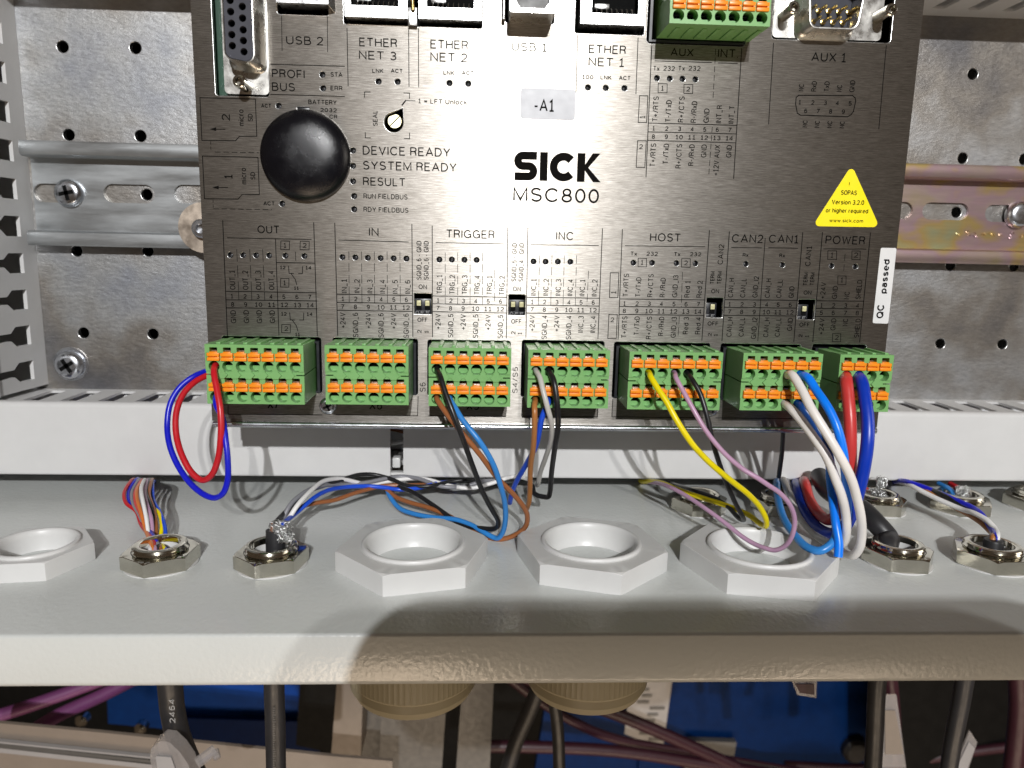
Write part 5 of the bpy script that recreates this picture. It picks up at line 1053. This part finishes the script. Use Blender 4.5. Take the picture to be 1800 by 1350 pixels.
wire('light blue wire curving under the purple loop up behind the duct', 'sky', 1.12, [(1472, 930, -25), (1468, 946, -25), (1458, 959, -26), (1441, 968, -26), (1419, 962, -23), (1398, 942, -17), (1378, 911.7, -7), (1367.5, 876.4, 6), (1365, 850, 20), (1366, 832, 30)])
plugw(6, 0, 0, 'thick red wire curving down from the POWER plug', 'redt', 1.62, [(1488, 672, -17.5), (1491, 700, -20), (1494, 735, -22), (1495, 780.7, -23), (1494, 831, -22), (1486, 870, -19), (1474, 900, -14), (1458, 914, -8), (1440, 904, 0), (1424, 880, 8), (1415.5, 851, 18), (1413, 832, 27)], -0.4)
plugw(6, 1, 0, 'thick dark blue wire curving down from the POWER plug', 'dblue', 1.66, [(1515, 672, -17.5), (1520, 700, -21), (1525, 735, -24), (1525, 775, -26), (1519, 820, -26), (1511, 856, -25), (1500, 895, -22), (1485, 925, -17), (1462, 938, -11), (1436, 926, -3), (1415, 898, 6), (1403, 862, 17), (1400, 834, 28)], -0.4)
cb = thing('black_cable', 'thick black cable bending out of the right front gland under the duct', 'cable', N3)
part('sheath', MB().tube([Vector((N3.x - 2.5, N3.y + 0, ZS - 1)), Vector((N3.x - 2.8, N3.y + 1, ZS + 4)), P(1561, 945, -9), P(1541, 921, -6), P(1515, 895, 0), P(1485, 880, 8), P(1455, 862, 16), P(1440, 836, 27)], 2.95, 24, 8), 'rubber', cb, smooth=80)
wire('grey wire curving under the purple loop beside the big white gland', 'grey', 0.9, [(1470, 953, -8), (1440, 938, -2), (1410, 912, 6), (1390, 880, 14), (1384, 850, 24), (1384, 836, 30)])
wire('black wire hanging from under the controller edge near the CAN plug', 'black', 0.75, [(1377, 752, 6), (1376, 775, 10), (1374, 800, 14), (1371, 822, 18), (1369, 838, 21)])

# cable with thin coloured cores out of the first gland
c1 = thing('multicore_cable', 'fan of eleven thin coloured cores rising from the left nickel gland', 'cable', N1)
def bund(items, base, parent, r, zc=ZS + 4.0):
    for col, lab, dx, dy, pts in items:
        wire(lab, col, r, [Vector((base.x + dx, base.y + dy, ZS - 0.8)), Vector((base.x + dx, base.y + dy, zc))] + pts, name='core', parent=parent)
bund([('red', 'red core, looping furthest left', -2.0, 1.8, [(247, 920, 2), (240, 900, 6), (221.5, 884, 10), (218.5, 866, 15), (231, 845, 24), (238, 832, 32)]),
      ('blue', 'blue core', -1.6, 2.2, [(250, 915, 4), (238, 893, 8), (227, 879, 12), (227, 862, 18), (239, 843.7, 25), (244, 832, 33)]),
      ('grey', 'grey core', -1.0, 1.4, [(256, 930, 0), (245, 905, 4), (234, 885, 9), (232, 866, 15), (243, 845, 24), (248, 832, 32)]),
      ('redt', 'pale red core', -1.8, 0.6, [(257, 928, -2), (247, 903, 3), (239, 884, 8), (238, 866, 13), (248, 846, 22), (253, 832, 31)]),
      ('orange', 'orange core', -1.6, -0.8, [(256, 930, -5), (248, 900, 0), (241, 875, 6), (242, 858, 12), (253, 845, 20), (258, 833, 30)]),
      ('white', 'white core', -2.0, -1.6, [(262, 945, -8), (257, 910, -4), (251, 880, 1), (248, 860, 7), (253, 845, 16), (256, 833, 27)]),
      ('mauve', 'pale purple core', -0.8, -1.2, [(269, 945, -7), (266, 912, -3), (258, 885, 3), (254, 866, 9), (258, 846, 18), (262, 833, 28)]),
      ('black', 'black core', 0.0, -0.6, [(273, 945, -6), (271, 915, -1), (264, 888, 4), (257, 868, 10), (262, 846, 19), (266, 833, 28)]),
      ('brown', 'brown core', 0.6, -1.0, [(276, 948, -7), (274, 920, -2), (271, 898, 3), (262, 870, 10), (266, 846, 19), (270, 833, 28)]),
      ('yellow', 'yellow core', 1.2, -0.4, [(281, 950, -6), (284.5, 925, -2), (279.5, 902, 3), (267, 890, 7), (259, 870, 12), (262, 848, 19), (266, 833, 28)]),
      ('royal', 'blue core at the right', 2.0, -1.2, [(288, 962, -9), (291, 940, -6), (288, 918, -1), (281, 900, 4), (270, 880, 10), (268, 850, 19), (271, 834, 28)])], N1, c1, 0.55)
# shielded cable: sheath stub, frayed shield, four cores running under the duct
def braid(parent, c, n_, rr, up, seed):
    rnd = random.Random(seed); mb = MB()
    for i in range(n_):
        a = rnd.uniform(0, 6.28); p = [c + Vector((math.cos(a) * rr * 0.4, math.sin(a) * rr * 0.4, rnd.uniform(-0.5, 0.3)))]
        for k in range(5):
            a += rnd.uniform(-1.2, 1.2); q = rr * rnd.uniform(0.4, 1.15); p.append(c + Vector((math.cos(a) * q, math.sin(a) * q * 0.8, rnd.uniform(-0.7, up) - 0.15 * k)))
        mb.tube(p, 0.085, 5, 4)
    return part('frayed_shield', mb, 'tin', parent, smooth=80, kind='stuff')
c2 = thing('shielded_cable', 'cut black shielded cable in the second gland with five cores to the right', 'cable', N2)
st = Vector((N2.x + 1.0, N2.y + 0.4, 0)); sq = P(487, 930, st.y)
part('sheath', MB().tube([Vector((st.x, st.y, ZS - 1)), Vector((st.x, st.y, ZS + 5)), Vector((st.x + 0.1, st.y + 0.3, sq.z - 0.4))], 2.55, 28, 3), 'rubber', c2, smooth=60)
tip_ = Vector((st.x + 0.1, st.y + 0.3, sq.z)); braid(c2, tip_ + Vector((1.6, -0.6, 0.2)), 70, 2.9, 2.0, 3); braid(c2, tip_ + Vector((3.0, -1.6, -2.0)), 60, 2.2, 1.6, 5)
def bund2(items, parent, r):
    for col, lab, dx, dy, pts in items: wire(lab, col, r, [tip_ + Vector((dx, dy, -2)), tip_ + Vector((dx * 1.1, dy, 0.4))] + pts, name='core', parent=parent)
bund2([('white', 'white core', 1.0, -1.0, [(507, 912, -9), (523, 888, -6), (550.7, 859, 3), (571, 845, 11), (601, 842, 19), (639, 850, 25), (664, 849, 28), (702, 843, 30), (735, 841, 31), (756, 844, 30), (790, 853.8, 27), (827.7, 858, 26), (862, 850, 27), (900, 838, 30), (930, 828, 37)]),
       ('grey', 'grey core', 0.2, -0.6, [(496.6, 914, -8), (510.5, 887, -5), (543, 861, 3), (580, 852, 14), (610, 852, 21), (645, 848, 25), (676.7, 841.5, 28), (702, 837.5, 31), (734.6, 841, 30), (777, 855, 26), (815, 855, 27), (850, 846, 29), (890, 836, 34)]),
       ('black', 'black core', -0.4, 0.4, [(500, 901.6, -6), (538, 866, 4), (571, 853, 12), (601, 843, 19), (634, 834, 27), (659, 834.5, 29), (690, 843, 28), (714, 853, 26), (752, 854.5, 25), (790, 847, 28), (828, 842.5, 30), (870, 836, 35)]),
       ('brown', 'brown core', -0.6, -0.4, [(500, 906, -4), (525.5, 892, 2), (556, 884, 7), (588.5, 879, 12), (621, 867.6, 18), (651.5, 859, 24), (676.7, 853.5, 27), (714, 853, 28), (745, 852, 30), (780, 845, 34)]),
       ('royal', 'blue core', 1.6, -0.2, [(520.5, 901.6, -4), (538, 886.5, 0), (558, 871, 6), (580, 861, 13), (610, 856, 20), (646, 854.5, 24), (677, 857, 24), (702, 860.5, 23), (734.6, 858, 25), (765, 850, 28), (790, 843, 33)])], c2, 0.68)
# last gland on the right
c3 = thing('multicore_cable', 'short black sheath in the rightmost gland with blue, white and brown cores', 'cable', N4)
part('sheath', MB().lathe([(0.01, 7.2), (1.2, 7.2), (2.4, 7.0), (2.6, 6.4), (2.6, -1)], Vector((N4.x, N4.y, ZS)), 'z', 28), 'rubber', c3, smooth=50)
t4 = Vector((N4.x, N4.y, ZS + 7))
for col, lab, dx, pts in (('blue', 'blue core', 0.4, [(1740, 926, -6), (1727, 906, -2), (1711, 893, 3), (1677, 877.5, 10), (1639.6, 862, 18), (1597, 847, 26), (1580, 838, 32)]),
                          ('white', 'white core', 0.9, [(1749, 930, -9), (1734, 914, -5), (1712, 902, 0), (1690, 895, 6), (1639.6, 873, 15), (1604, 855, 23), (1585, 842, 30)]),
                          ('tan', 'brown core', -0.3, [(1742, 936, -7), (1728, 922, -3), (1713, 911, 1), (1692, 899, 7), (1655, 878, 14), (1610, 852, 25), (1590, 840, 31)]),
                          ('black', 'black core', 0.1, [(1738, 928, -3), (1716, 900, 3), (1680, 882, 9), (1640, 862, 18), (1600, 842, 29)])):
    wire(lab, col, 0.80, [t4 + Vector((dx, 0.2, -2)), t4 + Vector((dx, 0.1, 0.5))] + pts, name='core', parent=c3)
c4 = thing('shielded_cable', 'cable with twisted bright shield in the back gland below the POWER plug', 'cable', N6)
part('sheath', MB().cyl(Vector((N6.x, N6.y, ZS - 1)), Vector((N6.x, N6.y, ZS + 4)), 3.2, n=24), 'rubber', c4)
braid(c4, Vector((N6.x - 1, N6.y - 0.5, ZS + 5.5)), 60, 3.2, 2.0, 11); braid(c4, Vector((N6.x + 0.6, N6.y - 0.5, ZS + 9.0)), 60, 1.7, 3.0, 12)
wire('red core', 'red', 0.8, [Vector((N6.x - 2.0, N6.y, ZS + 4)), Vector((N6.x - 2.6, N6.y + 1, ZS + 5.8)), Vector((N6.x - 3.4, N6.y + 9, ZS + 6.4))], name='core', parent=c4)
c5 = thing('shielded_cable', 'cable with crumpled foil in the back gland at the right, red and blue cores above', 'cable', N7)
part('sheath', MB().cyl(Vector((N7.x, N7.y, ZS - 1)), Vector((N7.x, N7.y, ZS + 3.5)), 3.0, n=24), 'rubber', c5)
braid(c5, Vector((N7.x, N7.y - 0.8, ZS + 5.5)), 80, 2.2, 3.2, 21)
for col, lab, dx in (('sky', 'blue core', -1.6), ('red', 'red core', 1.4)): wire(lab, col, 0.85, [Vector((N7.x + dx, N7.y, ZS + 3)), Vector((N7.x + dx * 1.2, N7.y + 1.5, ZS + 5.6)), Vector((N7.x + dx * 1.4, N7.y + 9, ZS + 6.4))], name='core', parent=c5)

# ------------------------------------------------------------------ what shows below the bottom sheet
def slab(name, label, cat, quad, Y, th, mat, extra=None):
    q = [P(x, y, Y) for x, y in quad]; t = thing(name, label, cat, q[0]); part('panel', MB().plate([(a.x, a.z) for a in q], [], Y, Y + th), mat, t)
    if extra: extra(t)
    return t
o = part('machine_hall_floor', MB().box(-900, 900, 560, 570, -900, 100), 'dark'); tag(o, 'dark machine interior far below and behind', kind='structure')
def blue_extra(t):
    q = P(1240, 1322, 392); part('bracket', MB().plate([(q.x - 22, q.z - 30), (q.x + 22, q.z - 30), (q.x + 26, q.z + 14), (q.x - 18, q.z + 16)], [circ(q.x + 2, q.z, 7, 14)], 386, 392), 'greym', t)
    q = P(1502, 1318, 392); part('oval_knob', MB().lathe([(12, 0), (12, -6), (9, -9), (0.01, -9)], (q.x, 395, q.z), 'y', 24), 'black', t)
slab('blue_machine_frame', 'large plain blue machine panel below the right half of the cabinet', 'machine panel', [(1130, 1150), (1550, 1150), (1560, 1420), (1120, 1420)], 395, 12, 'blue_shaded', blue_extra)
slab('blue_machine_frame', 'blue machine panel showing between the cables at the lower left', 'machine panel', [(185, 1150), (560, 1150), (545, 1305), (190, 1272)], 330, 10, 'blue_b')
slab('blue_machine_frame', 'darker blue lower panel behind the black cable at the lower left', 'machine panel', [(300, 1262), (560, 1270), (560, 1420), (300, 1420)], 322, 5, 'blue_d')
slab('blue_machine_frame', 'blue machine part behind the dark red cables under the centre', 'machine panel', [(960, 1230), (1135, 1150), (1125, 1420), (930, 1420)], 400, 8, 'blue_shaded')
slab('dark_machine_part', 'black machine block behind the second cable below the cabinet', 'machine part', [(530, 1150), (640, 1150), (610, 1330), (520, 1310)], 300, 20, 'dark')
def tr_extra(t):
    for y0, y1, m_ in ((1303, 1306, 'stripe'), (1306, 1314, 'greym'), (1314, 1322, 'stripe')):
        q = [P(-60, y0 - 7, 117.8), P(300, y0 + 30, 117.8), P(300, y1 + 32, 117.8), P(-60, y1 - 7, 117.8)]
        part('trim_stripe', MB().plate([(a.x, a.z) for a in q], [], 117.2, 119.5), m_, t)
slab('beige_trunking', 'beige trunking with pale stripes running down across the lower left corner', 'trunking', [(-80, 1264), (180, 1288), (590, 1330), (690, 1338), (690, 1480), (-80, 1480)], 120, 2, 'beige', tr_extra)
slab('machine_upright', 'light grey upright bar left of the first gland dome', 'upright', [(596, 1150), (640, 1150), (634, 1332), (582, 1328)], 180, 22, 'beige')
slab('machine_upright', 'narrow dark grey upright just right of the light bar', 'upright', [(640, 1150), (672, 1150), (668, 1400), (634, 1400)], 205, 15, 'greym')
slab('machine_upright', 'wide brownish upright directly under the first gland dome', 'upright', [(674, 1150), (790, 1150), (772, 1420), (664, 1420)], 190, 30, 'greym')
slab('machine_upright', 'brownish upright between the two gland domes', 'upright', [(816, 1150), (870, 1150), (858, 1420), (797, 1420)], 185, 20, 'greym')
def tp_extra(t):
    rnd = random.Random(4); mb = MB()
    for k in range(9):
        q = P(1130 + rnd.uniform(0, 26), 1212 + k * 11, 382.6); mb.box(q.x - 6, q.x + rnd.uniform(2, 9), 382.4, 382.7, q.z - 1.4, q.z + 1.4)
    part('faded_print', mb, 'greym', t)
slab('paper_strip', 'pale strip of paper with faded print hanging on the blue panel', 'paper', [(1112, 1150), (1188, 1150), (1165, 1318), (1098, 1290)], 383, 1.0, 'stripe', tp_extra)
slab('dark_machine_part', 'black machine block behind the cables at the lower right', 'machine part', [(1548, 1150), (1900, 1150), (1900, 1420), (1545, 1420)], 330, 20, 'dark')
def cab(label, mat, r, pts, name='cable', extra=None, n=20):
    q = [P(*p) for p in pts]; t = thing(name, label, 'cable', q[0]); part('sheath', MB().tube(q, r, n, 6), mat, t, smooth=80)
    if extra: extra(t)
    return t
cab('upper purple cable crossing the lower left corner', 'purple', 3.6, [(-80, 1282, 175), (60, 1238, 185), (180, 1195, 195), (300, 1150, 205)])
cab('lower purple cable crossing the lower left corner', 'purple', 3.6, [(20, 1312, 155), (90, 1264, 160), (180, 1222, 166), (300, 1160, 175)])
def txt2464(t):
    for s_, px, py, a, y_ in (('2464', 303, 1270, 0, 0), ('LE', 309, 1314, 0, 0)): pass
q0 = P(303, 1215, 62)
def c2464(t):
    mb = MB(); tmp = []
    for s_, xc, yb, yt in (('2464', 302.5, 1271, 1228), ('LE', 310, 1313, 1290)): TEXTS.append(('c', s_, None, None, None, (xc, yb, yt), 0))
blk = cab('black cable printed 2464 dropping from the left gland to a clear clip', 'rubber', 4.0, [(296, 1170, 20), (300, 1215, 22), (303, 1245, 24), (312, 1290, 27), (330, 1335, 31), (352, 1380, 35)])
TEXTS.clear()
for s_, x1, x2, yb, yt in (('2464', 302, 303.5, 1271, 1229), ('LE', 311.5, 312, 1314, 1291)):
    Yq = 18.2 if s_ == '2464' else 21.4
    lo = P(x2, yb, Yq); hi = P(x1, yt, Yq); d_ = (hi - lo); ln = d_.length; d_.normalize()
    TEXTS.append(('cable', s_, lo + Vector((0.9, 0, 0)), d_, Vector((-d_.z, 0, d_.x)), ln, 1.9))
for k_, mb_ in build_texts().items(): part('cable_print', mb_, 'inkw', blk, smooth=0, kind='stuff')
blk2 = cab('straight black cable below the second gland with fine print', 'rubber', 3.1, [(481, 1170, 0), (482, 1215, 2), (484, 1280, 4), (486, 1400, 6)])
pm = MB(); rnd = random.Random(9)
for k in range(30):
    q = P(484.5, 1240 + k * 4.0, 0.5 + k * 0.05); pm.box(q.x - 0.45, q.x + rnd.uniform(0.0, 0.5), -0.9 + k * 0.05, -0.8 + k * 0.05, q.z - 0.18, q.z + 0.15)
part('cable_print', pm, 'greym', blk2, smooth=0)
cab('thick dark red cable rising left to right under the centre', 'maroon', 4.6, [(1400, 1400, 300), (1250, 1328, 290), (1100, 1262, 280), (1000, 1225, 275), (900, 1180, 270)])
cab('dark red cable below the thick one, nearly level', 'maroon', 3.6, [(1420, 1360, 320), (1200, 1322, 310), (1060, 1292, 300), (960, 1240, 292), (880, 1180, 285)])
cab('dark red cable along the bottom under the centre', 'maroon', 4.4, [(1500, 1385, 300), (1250, 1345, 290), (1080, 1320, 285), (900, 1312, 280), (850, 1312, 280)])
cab('purple cable along the bottom of the blue panel', 'maroon', 4.0, [(1380, 1345, 350), (1530, 1350, 340), (1700, 1322, 330), (1800, 1310, 325)])
cab('black cable hanging left of the right gland dome', 'rubber', 4.2, [(960, 1170, 150), (935, 1240, 155), (905, 1310, 160), (880, 1400, 165)])
cab('thin black cable below the right gland dome', 'rubber', 2.6, [(965, 1170, 60), (974, 1230, 64), (981, 1290, 68), (984, 1400, 72)])
cab('black cable below the right front nickel gland', 'rubber', 2.9, [(1545, 1170, 15), (1541, 1215, 16), (1538, 1280, 18), (1532, 1400, 20)])
cab('black cable near the right edge leaning left', 'rubber', 2.9, [(1700, 1170, 15), (1690, 1230, 17), (1676, 1300, 20), (1660, 1400, 24)])
cab('dark purple cable hanging between the two black cables at the right', 'maroon', 3.6, [(1560, 1170, 90), (1566, 1225, 92), (1570, 1290, 94), (1570, 1400, 96)])
cab('dark purple cable hanging at the far right edge', 'maroon', 4.2, [(1790, 1180, 80), (1792, 1240, 82), (1786, 1310, 84), (1775, 1400, 86)])
def ctag(label, quad, Y, inner):
    q = [P(x, y, Y) for x, y in quad]; t = thing('cable_tag', label, 'cable tag', q[0])
    part('tag_sleeve', MB().plate([(a.x, a.z) for a in q], [], Y, Y + 0.8), 'clear', t)
    c_ = sum(q, Vector()) / len(q); part('tag_insert', MB().plate([(c_.x + (a.x - c_.x) * 0.75, c_.z + (a.z - c_.z) * 0.6) for a in q], [], Y - 0.4, Y - 0.1), inner, t)
ctag('clear tag sleeve on the purple cable under the right side', [(1552, 1222), (1576, 1222), (1593, 1350), (1550, 1350)], 80, 'beige')
ctag('tilted clear tag near the bottom right', [(1705, 1285), (1718, 1305), (1698, 1365), (1672, 1365)], 70, 'stripe')
ctag('small clear tag just under the front edge, right of centre', [(1392, 1196), (1436, 1196), (1435, 1227), (1402, 1222)], 60, 'maroon')
# clear clip holding the black cable on the trunking
q = P(305, 1330, 16); t = thing('cable_clip', 'translucent clip round the black cable at the lower left', 'clip', q)
part('clip_body', MB().plate(round_tri([(P(x, y, 15).x, P(x, y, 15).z) for x, y in ((284, 1299), (268, 1312), (266, 1330), (275, 1375), (345, 1375), (333, 1340), (318, 1318), (300, 1301))], 1.2), [], 14, 20), 'clear', t)
part('clip_pad', MB().plate(round_tri([(P(x, y, 13).x, P(x, y, 13).z) for x, y in ((273, 1330), (300, 1332), (312, 1365), (278, 1365))], 0.5), [], 13.2, 13.9), 'stripe', t)
part('clip_screw', MB().cyl(P(345, 1342, 12), P(378, 1318, 16), 1.9, n=10).cyl(P(378, 1318, 16), P(382, 1334, 14), 1.2, n=8), 'clear', t)
for px, py in ((142, 1268), (246, 1282)):
    q = P(px, py, 300); t = thing('small_bolt', 'round bolt glinting in the dark at the lower left, ' + ('left one' if px < 200 else 'right one'), 'bolt', q)
    part('bolt_head', MB().lathe([(4.5, 6), (4.5, 0), (3, -2), (0.01, -2.4)], (q.x, 300, q.z), 'y', 20), 'nickel', t)

# ------------------------------------------------------------------ the phone that takes the picture (behind the lens, shades the lower right)
FW = Vector((ex.z, ey.z, ez.z))
f_ = Vector((ray(900, 675).x, ray(900, 675).y, ray(900, 675).z)).normalized(); r_v = (ray(1700, 675) - ray(900, 675)).normalized(); u_v = (ray(900, 200) - ray(900, 675)).normalized()
ph = thing('smartphone', 'phone held behind the lens, outside the picture', 'phone', CAM)
bm_o = rrect(-18.0, 138, -70, -4.0, 17, 10)
def PV(a, b_, d_): return CAM + r_v * a + u_v * b_ - f_ * d_
n = len(bm_o); vs = [PV(a, b_, 1.2) for a, b_ in bm_o] + [PV(a, b_, 9.0) for a, b_ in bm_o]
part('phone_body', MB().add(vs, [tuple(range(n)), tuple(range(n, 2 * n))] + [(i, (i + 1) % n, n + (i + 1) % n, n + i) for i in range(n)]), 'black', ph)

# the photographer, crouched behind the phone in a dark jacket (outside the picture; darkens what the steel mirrors)
pr_ = thing('person', 'person in a dark jacket holding the phone, outside the picture', 'person', (170, -520, -700))
mb = MB(); nn = 28; rings = [(-700, 190, 120), (-560, 195, 125), (-420, 200, 125), (-300, 215, 120), (-230, 205, 105), (-195, 150, 85), (-178, 80, 62), (-160, 58, 58), (-130, 56, 60), (-105, 62, 76), (-60, 74, 92), (-10, 78, 98), (30, 74, 94), (62, 58, 74), (82, 34, 44), (90, 4, 5)]
vs = []; fs = []
for z, a, b_ in rings:
    for i in range(nn): t_ = 2 * math.pi * i / nn; vs.append((170 + a * math.cos(t_), -520 + b_ * math.sin(t_), z))
for k in range(len(rings) - 1): fs += [(k * nn + i, k * nn + (i + 1) % nn, (k + 1) * nn + (i + 1) % nn, (k + 1) * nn + i) for i in range(nn)]
fs += [tuple(range(nn)), tuple((len(rings) - 1) * nn + i for i in range(nn))]
part('body', mb.add(vs, fs), 'rubber', pr_, smooth=80)
